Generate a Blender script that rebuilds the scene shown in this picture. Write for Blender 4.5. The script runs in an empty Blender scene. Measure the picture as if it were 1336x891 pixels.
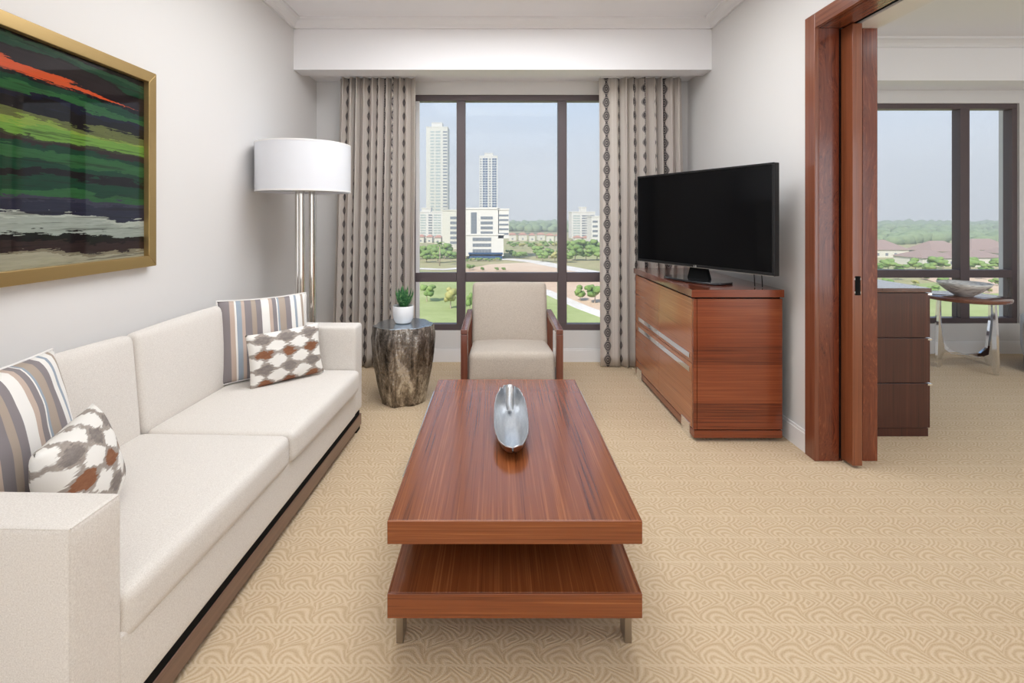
import bpy, bmesh, math, random
from mathutils import Vector, Matrix, noise
R = math.radians
random.seed(7)
sc = bpy.context.scene
COL = sc.collection
CAMH = 1.314          # eye height of the photograph
FPX = 650.0           # focal length in pixels of a 1336 px wide frame

# ------------------------------------------------------------------ camera
cam = bpy.data.cameras.new('camera'); camo = bpy.data.objects.new('camera', cam); COL.objects.link(camo)
camo.location = (0, 0, CAMH); camo.rotation_euler = (R(90), 0, 0)
cam.sensor_fit = 'HORIZONTAL'; cam.sensor_width = 36; cam.lens = 36*FPX/1336
cam.shift_x = 19/1336; cam.shift_y = -162.5/1336
cam.clip_start = 0.05; cam.clip_end = 6000
sc.camera = camo
# ------------------------------------------------------------------ colour management
vs = sc.view_settings
vs.view_transform = 'Standard'; vs.look = 'None'; vs.gamma = 1.0; vs.use_curve_mapping = False
vs.exposure = 0.0
# ------------------------------------------------------------------ sky
w = bpy.data.worlds.new('sky'); sc.world = w; w.use_nodes = True
nt = w.node_tree; nt.nodes.clear()
def wn(t): return nt.nodes.new(t)
tc = wn('ShaderNodeTexCoord'); sep = wn('ShaderNodeSeparateXYZ'); nt.links.new(tc.outputs['Generated'], sep.inputs[0])
rmp = wn('ShaderNodeValToRGB'); nt.links.new(sep.outputs['Z'], rmp.inputs[0])
e = rmp.color_ramp.elements
e[0].position = 0.0; e[0].color = (.82, .835, .87, 1)
e[1].position = 1.0; e[1].color = (.16, .33, .68, 1)
for p, c in ((.09, (.78, .81, .87, 1)), (.2, (.62, .715, .86, 1)), (.34, (.40, .57, .80, 1))):
    k = e.new(p); k.color = c
mp = wn('ShaderNodeMapping'); mp.inputs['Scale'].default_value = (2.2, 2.2, 9); nt.links.new(tc.outputs['Generated'], mp.inputs[0])
nz = wn('ShaderNodeTexNoise'); nz.inputs['Scale'].default_value = 1.6; nz.inputs['Detail'].default_value = 6; nz.inputs['Roughness'].default_value = .55
nt.links.new(mp.outputs[0], nz.inputs['Vector'])
r2 = wn('ShaderNodeValToRGB'); r2.color_ramp.elements[0].position = .47; r2.color_ramp.elements[1].position = .78
nt.links.new(nz.outputs['Fac'], r2.inputs[0])
cm = wn('ShaderNodeMath'); cm.operation = 'MULTIPLY'; cm.inputs[1].default_value = .55; nt.links.new(r2.outputs[0], cm.inputs[0])
mx = wn('ShaderNodeMix'); mx.data_type = 'RGBA'; nt.links.new(cm.outputs[0], mx.inputs[0]); nt.links.new(rmp.outputs[0], mx.inputs[6]); mx.inputs[7].default_value = (.80, .81, .84, 1)
bg = wn('ShaderNodeBackground'); bg.inputs['Strength'].default_value = 1.12; nt.links.new(mx.outputs[2], bg.inputs[0])
wo = wn('ShaderNodeOutputWorld'); nt.links.new(bg.outputs[0], wo.inputs[0])
# ------------------------------------------------------------------ sun (high, from behind the building)
sl = bpy.data.lights.new('sun', 'SUN'); sl.energy = 5.6; sl.angle = R(1.5); sl.color = (1, .95, .87)
so = bpy.data.objects.new('sun', sl); COL.objects.link(so)
so.rotation_euler = Vector((.42, .62, -.66)).to_track_quat('-Z', 'Y').to_euler(); so.location = (0, -40, 60)
FILL_FAR = 5.8
FILL_MAIN = 2.2      # radiance of the added ceiling fill panels
FILL_BED = 3.6
# added area lights behind the camera, filling sitting room and bedroom
def add_fill(name, x, z, sx, sz, energy, col=(.88, .95, 1.0)):
    l = bpy.data.lights.new(name, 'AREA'); l.shape = 'RECTANGLE'; l.size = sx; l.size_y = sz; l.energy = energy; l.color = col
    o = bpy.data.objects.new(name, l); COL.objects.link(o); o.location = (x, -2.70, z); o.rotation_euler = (R(-90), 0, R(180))
    o.rotation_euler = Vector((0, 1, 0)).to_track_quat('-Z', 'Y').to_euler()
add_fill('fill_sitting_room', .04, 1.35, 3.1, 2.4, 28)
add_fill('fill_bedroom', 4.1, 1.35, 3.4, 2.4, 70, (.84, .93, 1))

# ================================================================== node helpers
def lin(c):           # sRGB 0-255 -> linear
    f = lambda v: v/12.92 if v <= .04045 else ((v+.055)/1.055)**2.4
    return tuple(f(v/255) for v in c)+(1,)
class Mat:
    def __init__(s, name, color=(.8,.8,.8,1), rough=.5, metal=0, spec=.5, **kw):
        s.m = bpy.data.materials.new(name); s.m.use_nodes = True; s.nt = s.m.node_tree
        s.b = s.nt.nodes['Principled BSDF']; s.out = s.nt.nodes['Material Output']
        s.set('Base Color', color); s.set('Roughness', rough); s.set('Metallic', metal); s.set('Specular IOR Level', spec)
        for k, v in kw.items(): s.set(k.replace('_', ' '), v)
    def set(s, k, v):
        i = s.b.inputs[k]
        if isinstance(v, bpy.types.NodeSocket): s.nt.links.new(v, i)
        else: i.default_value = v
    def n(s, t, **kw):
        nd = s.nt.nodes.new(t)
        for k, v in kw.items(): setattr(nd, k, v)
        return nd
    def put(s, i, v):
        if isinstance(v, bpy.types.NodeSocket): s.nt.links.new(v, i)
        else: i.default_value = v
    def ma(s, op, a, b=0.0, c=0.0):
        nd = s.n('ShaderNodeMath', operation=op)
        for i, v in enumerate((a, b, c)): s.put(nd.inputs[i], v)
        return nd.outputs[0]
    def obj(s): return s.n('ShaderNodeTexCoord').outputs['Object']
    def uv(s): return s.n('ShaderNodeTexCoord').outputs['UV']
    def xyz(s, v):
        nd = s.n('ShaderNodeSeparateXYZ'); s.put(nd.inputs[0], v); return nd.outputs
    def comb(s, x, y, z):
        nd = s.n('ShaderNodeCombineXYZ'); s.put(nd.inputs[0], x); s.put(nd.inputs[1], y); s.put(nd.inputs[2], z); return nd.outputs[0]
    def map(s, v, scale=(1,1,1), loc=(0,0,0), rot=(0,0,0)):
        nd = s.n('ShaderNodeMapping'); s.put(nd.inputs[0], v); nd.inputs['Scale'].default_value = scale
        nd.inputs['Location'].default_value = loc; nd.inputs['Rotation'].default_value = rot; return nd.outputs[0]
    def noise(s, v, scale=5, detail=3, rough=.5, dist=0):
        nd = s.n('ShaderNodeTexNoise'); s.put(nd.inputs['Vector'], v); nd.inputs['Scale'].default_value = scale
        nd.inputs['Detail'].default_value = detail; nd.inputs['Roughness'].default_value = rough; nd.inputs['Distortion'].default_value = dist
        return nd.outputs['Fac']
    def vor(s, v, scale=5, feature='F1'):
        nd = s.n('ShaderNodeTexVoronoi', feature=feature); s.put(nd.inputs['Vector'], v); nd.inputs['Scale'].default_value = scale; return nd.outputs['Distance']
    def ramp(s, f, stops, interp='LINEAR'):
        nd = s.n('ShaderNodeValToRGB'); s.put(nd.inputs[0], f); cr = nd.color_ramp; cr.interpolation = interp
        cr.elements[0].position = stops[0][0]; cr.elements[0].color = stops[0][1]
        cr.elements[1].position = stops[-1][0]; cr.elements[1].color = stops[-1][1]
        for p, c in stops[1:-1]: cr.elements.new(p).color = c
        return nd.outputs[0]
    def mix(s, f, a, b, blend='MIX'):
        nd = s.n('ShaderNodeMix', data_type='RGBA', blend_type=blend); s.put(nd.inputs[0], f); s.put(nd.inputs[6], a); s.put(nd.inputs[7], b); return nd.outputs[2]
    def bump(s, h, strength=.3, dist=.01):
        nd = s.n('ShaderNodeBump'); s.put(nd.inputs['Height'], h); nd.inputs['Strength'].default_value = strength; nd.inputs['Distance'].default_value = dist
        s.set('Normal', nd.outputs[0])
G0, G1 = (0,0,0,1), (1,1,1,1)

# ================================================================== mesh helpers
class MB:
    def __init__(s): s.v = []; s.f = []; s.uv = None
    def box(s, x0, x1, y0, y1, z0, z1):
        n = len(s.v)
        s.v += [(x0,y0,z0),(x1,y0,z0),(x1,y1,z0),(x0,y1,z0),(x0,y0,z1),(x1,y0,z1),(x1,y1,z1),(x0,y1,z1)]
        s.f += [tuple(n+i for i in q) for q in ((0,3,2,1),(4,5,6,7),(0,1,5,4),(1,2,6,5),(2,3,7,6),(3,0,4,7))]
        return s
    def prism(s, pts, z0, z1, close=True):      # polygon in xy (ccw) extruded in z
        n = len(s.v); k = len(pts)
        s.v += [(x,y,z0) for x,y in pts]+[(x,y,z1) for x,y in pts]
        s.f += [tuple(n+i for i in reversed(range(k))), tuple(n+k+i for i in range(k))]
        s.f += [(n+i, n+(i+1)%k, n+k+(i+1)%k, n+k+i) for i in range(k)]
        return s
    def extrude(s, pts, a, b):                  # closed profile of 3-D points moved from offset a to offset b
        n = len(s.v); k = len(pts); a = Vector(a); b = Vector(b)
        s.v += [tuple(Vector(p)+a) for p in pts]+[tuple(Vector(p)+b) for p in pts]
        s.f += [tuple(n+i for i in reversed(range(k))), tuple(n+k+i for i in range(k))]
        s.f += [(n+i, n+(i+1)%k, n+k+(i+1)%k, n+k+i) for i in range(k)]
        return s
    def lathe(s, prof, seg=32, cx=0, cy=0):     # profile [(r, z)]
        n = len(s.v); m = len(prof)
        for j in range(seg):
            a = 2*math.pi*j/seg
            s.v += [(cx+r*math.cos(a), cy+r*math.sin(a), z) for r, z in prof]
        for j in range(seg):
            for i in range(m-1):
                a, b = n+j*m+i, n+((j+1)%seg)*m+i
                s.f.append((a, b, b+1, a+1))
        return s
    def tube(s, pts, rad, seg=10):
        n = len(s.v); P = [Vector(p) for p in pts]; k = len(P)
        rads = rad if isinstance(rad, (list, tuple)) else [rad]*k
        for i, p in enumerate(P):
            d = (P[min(i+1,k-1)]-P[max(i-1,0)]).normalized()
            u = d.orthogonal().normalized() if abs(d.z) < .9 else Vector((1,0,0)); u = (u-d*u.dot(d)).normalized(); q = d.cross(u)
            s.v += [tuple(p+rads[i]*(math.cos(2*math.pi*j/seg)*u+math.sin(2*math.pi*j/seg)*q)) for j in range(seg)]
        for i in range(k-1):
            for j in range(seg):
                a = n+i*seg+j; b = n+i*seg+(j+1)%seg
                s.f.append((a, b, b+seg, a+seg))
        s.f += [tuple(n+j for j in reversed(range(seg))), tuple(n+(k-1)*seg+j for j in range(seg))]
        return s
    def grid(s, fn, nu, nv, closed_u=False):
        n = len(s.v)
        for j in range(nv+1):
            for i in range(nu if closed_u else nu+1):
                s.v.append(tuple(fn(i/nu, j/nv)))
        W = nu if closed_u else nu+1
        for j in range(nv):
            for i in range(nu):
                a = n+j*W+i; b = n+j*W+(i+1)%W
                s.f.append((a, b, b+W, a+W))
        return s
    def moved(s, mat):
        s.v = [tuple(mat @ Vector(p)) for p in s.v]; return s
    def mesh(s, name):
        me = bpy.data.meshes.new(name); me.from_pydata(s.v, [], s.f); me.update(); return me
def link(o, parent=None):
    COL.objects.link(o)
    if parent is not None: o.parent = parent
    return o
def build(name, mb, mat, parent=None, bevel=0, seg=2, smooth=False, fix=True, sub=0):
    me = mb.mesh(name) if isinstance(mb, MB) else mb
    if fix:
        bm = bmesh.new(); bm.from_mesh(me); bmesh.ops.recalc_face_normals(bm, faces=bm.faces); bm.to_mesh(me); bm.free()
    me.materials.clear(); me.materials.append(mat.m if isinstance(mat, Mat) else mat)
    o = link(bpy.data.objects.new(name, me), parent)
    if bevel:
        b = o.modifiers.new('bevel', 'BEVEL'); b.width = bevel; b.segments = seg; b.limit_method = 'ANGLE'; b.angle_limit = R(40)
    if sub:
        b = o.modifiers.new('sub', 'SUBSURF'); b.levels = sub; b.render_levels = sub
    if smooth or bevel:
        me.shade_smooth()
        if bevel or smooth == 'auto':
            md = o.modifiers.new('wn', 'WEIGHTED_NORMAL') if bevel else None
            if not bevel: me.set_sharp_from_angle(angle=R(40))
    return o
def tag(o, label=None, cat=None, group=None, kind=None):
    if label: o['label'] = label
    if cat: o['category'] = cat
    if group: o['group'] = group
    if kind: o['kind'] = kind
    return o
def thing(name, label, cat, loc=(0,0,0), rz=0, group=None):
    o = bpy.data.objects.new(name, None); o.empty_display_size = .1; COL.objects.link(o)
    o.location = loc; o.rotation_euler = (0, 0, rz); return tag(o, label, cat, group)
def struct(name, mb, mat, parent=None, **kw):
    o = build(name, mb, mat, parent, **kw)
    if parent is None: o['kind'] = 'structure'
    return o
def sgroup(name, loc=(0,0,0)):
    o = bpy.data.objects.new(name, None); COL.objects.link(o); o.location = loc; o['kind'] = 'structure'; return o
def soft_box(hx, hy, hz, r, puff=(0,0,0), nm=8, ne=3):
    """rounded, puffed upholstery block centred on the origin"""
    me = bpy.data.meshes.new('soft'); bm = bmesh.new()
    H = (hx, hy, hz); mb = MB()
    def cs(h):
        rr = min(r, h*.98)/h
        a = [-1+rr*(1-math.cos(math.pi/2*i/ne)) for i in range(ne)]
        m = [-(1-rr)+2*(1-rr)*i/nm for i in range(nm+1)]
        return a+m+[-x for x in reversed(a)]
    C = [cs(h) for h in H]
    def tr(p):
        q = [p[i]*H[i] for i in range(3)]
        inn = [max(-(H[i]-min(r,H[i]*.98)), min(H[i]-min(r,H[i]*.98), q[i])) for i in range(3)]
        d = Vector([q[i]-inn[i] for i in range(3)])
        if d.length > 1e-9: d = d.normalized()*min(r, min(H)*.98)
        q = Vector(inn)+d
        u = [max(-1, min(1, q[i]/H[i])) for i in range(3)]
        for i in range(3):
            j, k = (i+1)%3, (i+2)%3
            q[i] += puff[i]*u[i]*(1-u[j]**2)*(1-u[k]**2)
        return q
    for ax in range(3):
        j, k = (ax+1)%3, (ax+2)%3
        for sgn in (-1, 1):
            n = len(mb.v); A, B = C[j], C[k]
            for b in B:
                for a in A:
                    p = [0,0,0]; p[ax] = sgn; p[j] = a; p[k] = b
                    mb.v.append(tuple(tr(p)))
            W = len(A)
            for bi in range(len(B)-1):
                for ai in range(W-1):
                    q = (n+bi*W+ai, n+bi*W+ai+1, n+(bi+1)*W+ai+1, n+(bi+1)*W+ai)
                    mb.f.append(q if sgn > 0 else q[::-1])
    me = mb.mesh('soft'); bm = bmesh.new(); bm.from_mesh(me); bmesh.ops.remove_doubles(bm, verts=bm.verts, dist=1e-5); bm.to_mesh(me); bm.free()
    return me
def mmove(me, mat): me.transform(mat); return me
def T(x,y,z): return Matrix.Translation((x,y,z))

# ================================================================== materials
def wall_mat(name, col, bump=.03):
    m = Mat(name, col, .75, spec=.25)
    n = m.noise(m.obj(), 220, 2); m.bump(n, bump, .002); return m
M_wall = wall_mat('wall_paint', lin((226,223,221)))
M_trimw = Mat('white_gloss_paint', lin((238,236,236)), .4, spec=.4)
M_ceil = wall_mat('ceiling_paint', lin((244,242,243)))
M_pocket = wall_mat('pocket_paint', lin((190,180,168)))
M_black = Mat('black_void', (.006,.006,.006,1), .8, spec=.1)
M_frame = Mat('bronze_window_frame', lin((96,84,86)), .4, spec=.4)
M_chrome = Mat('polished_chrome', (.82,.83,.85,1), .08, 1)
M_nickel = Mat('brushed_nickel', (.62,.58,.52,1), .28, 1)
def glass_mat(name, tint=(1,1,1,1), f0=.006, rough=0.0):
    m = Mat(name); nt = m.nt; nt.nodes.remove(m.b)
    tr = m.n('ShaderNodeBsdfTransparent'); tr.inputs[0].default_value = tint
    gl = m.n('ShaderNodeBsdfGlossy'); gl.inputs['Roughness'].default_value = rough
    lw = m.n('ShaderNodeLayerWeight'); lw.inputs[0].default_value = .5
    fac = m.ma('ADD', f0, m.ma('MULTIPLY', m.ma('POWER', lw.outputs['Facing'], 5.0), .6))
    ms = m.n('ShaderNodeMixShader'); nt.links.new(fac, ms.inputs[0]); nt.links.new(tr.outputs[0], ms.inputs[1]); nt.links.new(gl.outputs[0], ms.inputs[2])
    nt.links.new(ms.outputs[0], m.out.inputs[0]); return m
M_glass = glass_mat('window_glass', (.97,.985,.99,1))

def wood(name, dark, mid, light, axis='Y', rough=.28, coat=.35, fine=1.0, figure=.012, bands=None):
    m = Mat(name, rough=rough, spec=.45)
    a = {'X':0,'Y':1,'Z':2}[axis]
    def scl(ac, al): s = [ac]*3; s[a] = al; return tuple(s)
    o = m.obj()
    warp = m.noise(m.map(o, scl(3.0, .9)), 1.0, 2)
    wv = m.ma('MULTIPLY', m.ma('SUBTRACT', warp, .5), figure)
    off = m.n('ShaderNodeVectorMath', operation='ADD'); m.put(off.inputs[0], o)
    sc3 = [1,1,1]; sc3[a] = 0
    cc = m.n('ShaderNodeCombineXYZ')
    for i in range(3): m.put(cc.inputs[i], wv if i != a else 0.0)
    m.put(off.inputs[1], cc.outputs[0])
    v = off.outputs[0]
    broad = m.noise(m.map(v, scl(14*fine, .3)), 1.0, 3, .6)
    mid_n = m.noise(m.map(v, scl(75*fine, .45)), 1.0, 3, .6)
    fine_n = m.noise(m.map(v, scl(240*fine, 2.2)), 1.0, 2, .6)
    t = m.ma('ADD', m.ma('MULTIPLY', broad, .24), m.ma('ADD', m.ma('MULTIPLY', mid_n, .33), m.ma('MULTIPLY', fine_n, .43)))
    if bands:
        z = m.xyz(o)[bands[0]]
        bi = m.ma('FLOOR', m.ma('DIVIDE', z, bands[1]))
        wnn = m.n('ShaderNodeTexWhiteNoise', noise_dimensions='1D'); m.put(wnn.inputs['W'], bi)
        t = m.ma('ADD', t, m.ma('MULTIPLY', m.ma('SUBTRACT', wnn.outputs['Value'], .5), .13))
    col = m.ramp(t, [(.37, dark), (.47, mid), (.53, mid), (.64, light)])
    m.set('Base Color', col); m.set('Coat Weight', coat); m.set('Coat Roughness', .12)
    return m
wd, wm, wl = lin((104,44,20)), lin((150,74,36)), lin((184,104,58))
M_tableL = wood('sapele_along', lin((92,46,22)), lin((132,72,38)), lin((164,100,58)), 'Y', .24, .5)
M_tableE = wood('sapele_edge', lin((94,42,16)), lin((136,70,32)), lin((168,100,52)), 'X', .26, .5)
M_conF = wood('sapele_console_front', lin((130,68,36)), lin((170,100,58)), lin((192,124,78)), 'Y', .25, .45)
M_conS = wood('sapele_console_side', lin((92,38,16)), lin((132,62,32)), lin((154,82,46)), 'X', .28, .35, bands=(2, .1125))
M_conT = wood('sapele_console_top', lin((84,36,22)), lin((112,54,34)), lin((134,72,48)), 'Y', .16, .6)
M_plinth = wood('dark_plinth_wood', lin((92,66,54)), lin((116,86,70)), lin((134,102,84)), 'Y', .35, .3)
M_jamb = wood('walnut_jamb', lin((74,30,17)), lin((112,52,29)), lin((144,76,46)), 'Z', .26, .4, fine=.75, figure=.5)
M_case = wood('sapele_casing', lin((88,44,28)), lin((124,70,48)), lin((148,92,66)), 'Z', .25, .4, fine=1.2)
M_caseH = wood('sapele_casing_head', lin((88,44,28)), lin((124,70,48)), lin((148,92,66)), 'Y', .25, .4, fine=1.2)
M_leaf = wood('sapele_door_leaf', lin((96,48,28)), lin((130,72,44)), lin((152,92,60)), 'Z', .28, .35, fine=1.1)
M_arm = wood('walnut_chair_arm', lin((84,44,32)), lin((114,64,48)), lin((134,80,60)), 'Y', .25, .5, fine=1.4)
M_armZ = wood('walnut_chair_post', lin((84,44,32)), lin((114,64,48)), lin((134,80,60)), 'Z', .25, .5, fine=1.4)
M_dress = wood('dark_walnut_dresser', lin((46,22,16)), lin((70,34,26)), lin((90,48,36)), 'Z', .3, .3)
M_dressT = wood('dark_walnut_dresser_top', lin((58,30,22)), lin((84,46,36)), lin((104,62,48)), 'Y', .12, .8)
M_bedtab = wood('walnut_side_table_top', lin((92,54,44)), lin((120,76,62)), lin((140,94,78)), 'X', .14, .8)

def fabric(name, c1, c2, scale=520, bump=.25, rough=.9, slub=True):
    m = Mat(name, rough=rough, spec=.15); o = m.obj()
    nx = m.noise(m.map(o, (1, .3, .3)), scale, 1); ny = m.noise(m.map(o, (.3, 1, .3)), scale, 1); nz_ = m.noise(m.map(o, (.3, .3, 1)), scale, 1)
    s = m.ma('DIVIDE', m.ma('ADD', m.ma('ADD', nx, ny), nz_), 3.0)
    m.set('Base Color', m.ramp(s, [(.38, c1), (.62, c2)])); m.bump(s, bump, .002)
    m.set('Sheen Weight', .15); return m
M_sofa = fabric('cream_linen', lin((212,204,196)), lin((234,228,221)), 900, .1)
M_chairf = fabric('oatmeal_fabric', lin((168,155,141)), lin((206,195,183)), 800, .25)
M_bedchair = fabric('pale_grey_fabric', lin((170,168,166)), lin((200,198,196)), 400)

def carpet():
    m = Mat('patterned_carpet', rough=.95, spec=.08); o = m.obj(); x, y, z = m.xyz(o)
    a, b = .116, .146
    wob = m.noise(o, 14, 2)
    xx = m.ma('ADD', x, m.ma('MULTIPLY', m.ma('SUBTRACT', wob, .5), .035))
    v = m.ma('DIVIDE', y, b); row = m.ma('FLOOR', v); fv = m.ma('SUBTRACT', v, row)
    u = m.ma('ADD', m.ma('DIVIDE', xx, a), m.ma('ADD', m.ma('MULTIPLY', m.ma('SINE', m.ma('MULTIPLY', v, 2*math.pi)), .2), m.ma('MULTIPLY', row, .37)))
    cu = m.ma('ABSOLUTE', m.ma('SUBTRACT', m.ma('FRACT', u), .5))                      # 0 centre .. .5 edge
    # arches centred on the cell, rising from the row line
    px = m.ma('MULTIPLY', cu, a/b); d1 = m.ma('SQRT', m.ma('ADD', m.ma('MULTIPLY', px, px), m.ma('MULTIPLY', m.ma('MULTIPLY', fv, fv), .62)))
    rings = m.ma('SINE', m.ma('MULTIPLY', d1, 2*math.pi*8.2))
    # diamonds on the cell edges above
    du = m.ma('SUBTRACT', .5, cu); dv = m.ma('ABSOLUTE', m.ma('SUBTRACT', fv, .62))
    d2 = m.ma('ADD', m.ma('MULTIPLY', du, .8), dv); dia = m.ma('SINE', m.ma('MULTIPLY', d2, 2*math.pi*7.0))
    sel = m.ma('LESS_THAN', d1, .44)
    pat = m.ma('ADD', m.ma('MULTIPLY', rings, sel), m.ma('MULTIPLY', dia, m.ma('SUBTRACT', 1.0, sel)))
    line = m.ma('LESS_THAN', m.ma('ABSOLUTE', m.ma('SUBTRACT', fv, .5)), .47)
    pat = m.ma('MULTIPLY', m.ma('ADD', m.ma('MULTIPLY', pat, .5), .5), line)
    pat = m.ma('ADD', pat, m.ma('MULTIPLY', m.ma('SUBTRACT', 1.0, line), .15))
    fuzz = m.noise(o, 330, 2); patch = m.noise(o, 1.3, 3)
    t = m.ma('ADD', m.ma('ADD', m.ma('MULTIPLY', pat, .36), m.ma('MULTIPLY', fuzz, .75)), m.ma('MULTIPLY', patch, .15))
    m.set('Base Color', m.ramp(t, [(.25, lin((223,204,176))), (.62, lin((208,184,152))), (1.0, lin((184,154,118)))]))
    m.bump(m.ma('ADD', m.ma('MULTIPLY', pat, -.6), fuzz), .35, .006); m.set('Sheen Weight', .1)
    return m
M_carpet = carpet()

# ================================================================== room shell
XL, XR, YB, ZC, YF = -1.645, 1.73, 4.53, 2.90, -2.8
XB0, XB1, YBB = 2.05, 6.3, 4.80
struct('floor', MB().box(XL-.2, XB1+.2, YF-.2, YBB+.25, -.2, 0), M_carpet)
struct('ceiling', MB().box(XL-.2, XB1+.2, YF-.2, YBB+.25, ZC, ZC+.2), M_ceil)
struct('wall_left', MB().box(XL-.2, XL, YF-.2, YBB+.25, 0, ZC), M_wall)
struct('wall_front', MB().box(XL, -1.5, YF-.2, YF, 0, ZC).box(1.6, 2.4, YF-.2, YF, 0, ZC).box(5.8, XB1, YF-.2, YF, 0, ZC).box(-1.5, 1.6, YF-.2, YF, 2.6, ZC).box(2.4, 5.8, YF-.2, YF, 2.6, ZC), M_wall)
struct('wall_far_right', MB().box(XB1, XB1+.2, YF-.2, YBB+.25, 0, ZC), M_wall)
# window openings
WX0, WX1, WZ0, WZ1 = -.80, 1.30, .282, 2.425
struct('wall_back', MB().box(XL, WX0, YB, YB+.2, 0, ZC).box(WX1, XB0, YB, YB+.2, 0, ZC).box(WX0, WX1, YB, YB+.2, 0, WZ0).box(WX0, WX1, YB, YB+.2, WZ1, ZC), M_wall)
BX0, BX1, BZ0, BZ1 = 2.35, 5.03, .285, 2.41
struct('wall_bedroom_back', MB().box(XB0-.1, BX0, YBB, YBB+.2, 0, ZC).box(BX1, XB1, YBB, YBB+.2, 0, ZC).box(BX0, BX1, YBB, YBB+.2, 0, BZ0).box(BX0, BX1, YBB, YBB+.2, BZ1, ZC), M_wall)
# partition with pocket: two skins and the wall above and before the doorway
DY0, DY1, DZ = 1.15, 2.68, 2.33
pw = MB().box(XR, XR+.08, DY1+.02, YB, 0, ZC).box(1.95, XB0, DY1+.02, YBB, 0, ZC)
pw.box(XR, XB0, DY0-.02, DY1+.02, DZ+.03, ZC).box(XR, XB0, YF, DY0-.02, 0, ZC)
struct('wall_right', pw, M_wall)
# bulkhead over the window with the open curtain pocket behind
bz = 2.502
struct('ceiling_bulkhead', MB().box(XL, XR, 4.02, 4.2, bz, ZC).box(XL, XR, 4.2, YB, 2.545, ZC), M_ceil)
struct('ceiling_bulkhead_bedroom', MB().box(XB0, XB1, 4.46, YBB, 2.535, ZC), M_ceil)
# cornice (a stepped white moulding) round the ceilings
def cornice(n, x0, x1, y1, y0):
    m = MB()
    prof = [(0,0),(.018,0),(.018,-.018),(.028,-.03),(.05,-.04),(.072,-.044),(.072,-.058),(0,-.058)]
    prof = [(0,0),(.085,0),(.085,-.016),(.06,-.022),(.03,-.04),(.018,-.058),(.018,-.072),(0,-.072)]
    m.extrude([(0,-d,ZC+h) for d,h in prof], (x0,y1,0), (x1,y1,0))
    m.extrude([(d,0,ZC+h) for d,h in prof], (x0,y0,0), (x0,y1,0))
    m.extrude([(-d,0,ZC+h) for d,h in prof], (x1,y0,0), (x1,y1,0))
    struct(n, m, M_trimw)
cornice('trim_1', XL, XR, 4.02, YF); cornice('trim_2', XB0, XB1, 4.46, YF)
def base(n, pts):
    m = MB()
    for x0,x1,y0,y1 in pts: m.box(x0,x1,y0,y1,0,.105).box(x0+(.004 if x1-x0<.05 else 0),x1-(.004 if x1-x0<.05 else 0),y0+(.004 if y1-y0<.05 else 0),y1-(.004 if y1-y0<.05 else 0),.105,.12)
    struct(n, m, M_trimw)
base('baseboard_back', [(XL+.018, XR-.018, YB-.018, YB)])
base('baseboard_left', [(XL, XL+.018, YF, YB)])
base('baseboard_right', [(XR-.018, XR, 2.765, YB)])
base('baseboard_bedroom', [(XB0+.018, XB1, YBB-.018, YBB), (XB0, XB0+.018, 2.75, YBB)])

# ------------------------------------------------------------------ windows
def window(n, x0, x1, z0, z1, y, muls, tz, fw=.05, depth=.075, channel=None):
    w_ = sgroup(n, ((x0+x1)/2, y, z0)); L = Matrix.Translation((-(x0+x1)/2, -y, -z0))
    def p(nm, m, mat, par=w_, **kw): return build(nm, m.moved(L), mat, par, **kw)
    fr = [MB().box(x0,x1,y,y+depth,z1-fw,z1), MB().box(x0,x1,y,y+depth,z0,z0+fw), MB().box(x0,x0+fw,y,y+depth,z0+fw,z1-fw), MB().box(x1-fw,x1,y,y+depth,z0+fw,z1-fw)]
    for f in fr: p('frame_bar', f, M_frame, bevel=.004)
    for a,b in muls: p('mullion', MB().box(a,b,y-.006,y+depth,z0+fw,z1-fw), M_frame, bevel=.004)
    ed = [x0+fw]+[q for ab in muls for q in ab]+[x1-fw]
    for i in range(0, len(ed), 2):
        p('transom', MB().box(ed[i],ed[i+1],y,y+depth-.01,tz[0],tz[1]), M_frame, bevel=.004)
        p('pane', MB().box(ed[i],ed[i+1],y+.03,y+.036,z0+fw,tz[0]), M_glass)
        p('pane', MB().box(ed[i],ed[i+1],y+.03,y+.036,tz[1],z1-fw), M_glass)
    if channel:
        for a,b in channel: p('blind_channel', MB().box(a,b,y+.005,y+.028,z0+fw,z1-fw), M_trimw)
    return w_
window('window_1', WX0, WX1, WZ0, WZ1, YB+.005, [(-.372,-.293),(.552,.631)], (.722,.806), fw=.056, channel=[(-.744,-.712)])
window('window_2', BX0, BX1, BZ0, BZ1, YBB+.02, [(3.30,3.39),(4.475,4.565)], (.725,.80), fw=.05, depth=.09)

window('added_window_3', -1.5, 1.6, 0.0, 2.6, YF-.12, [(-.03,.07)], (1.0,1.05))  # unseen glazing added with the fill lights behind the camera, here and below
window('added_window_4', 2.4, 5.8, 0.0, 2.6, YF-.12, [(4.05,4.15)], (1.0,1.05))
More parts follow.
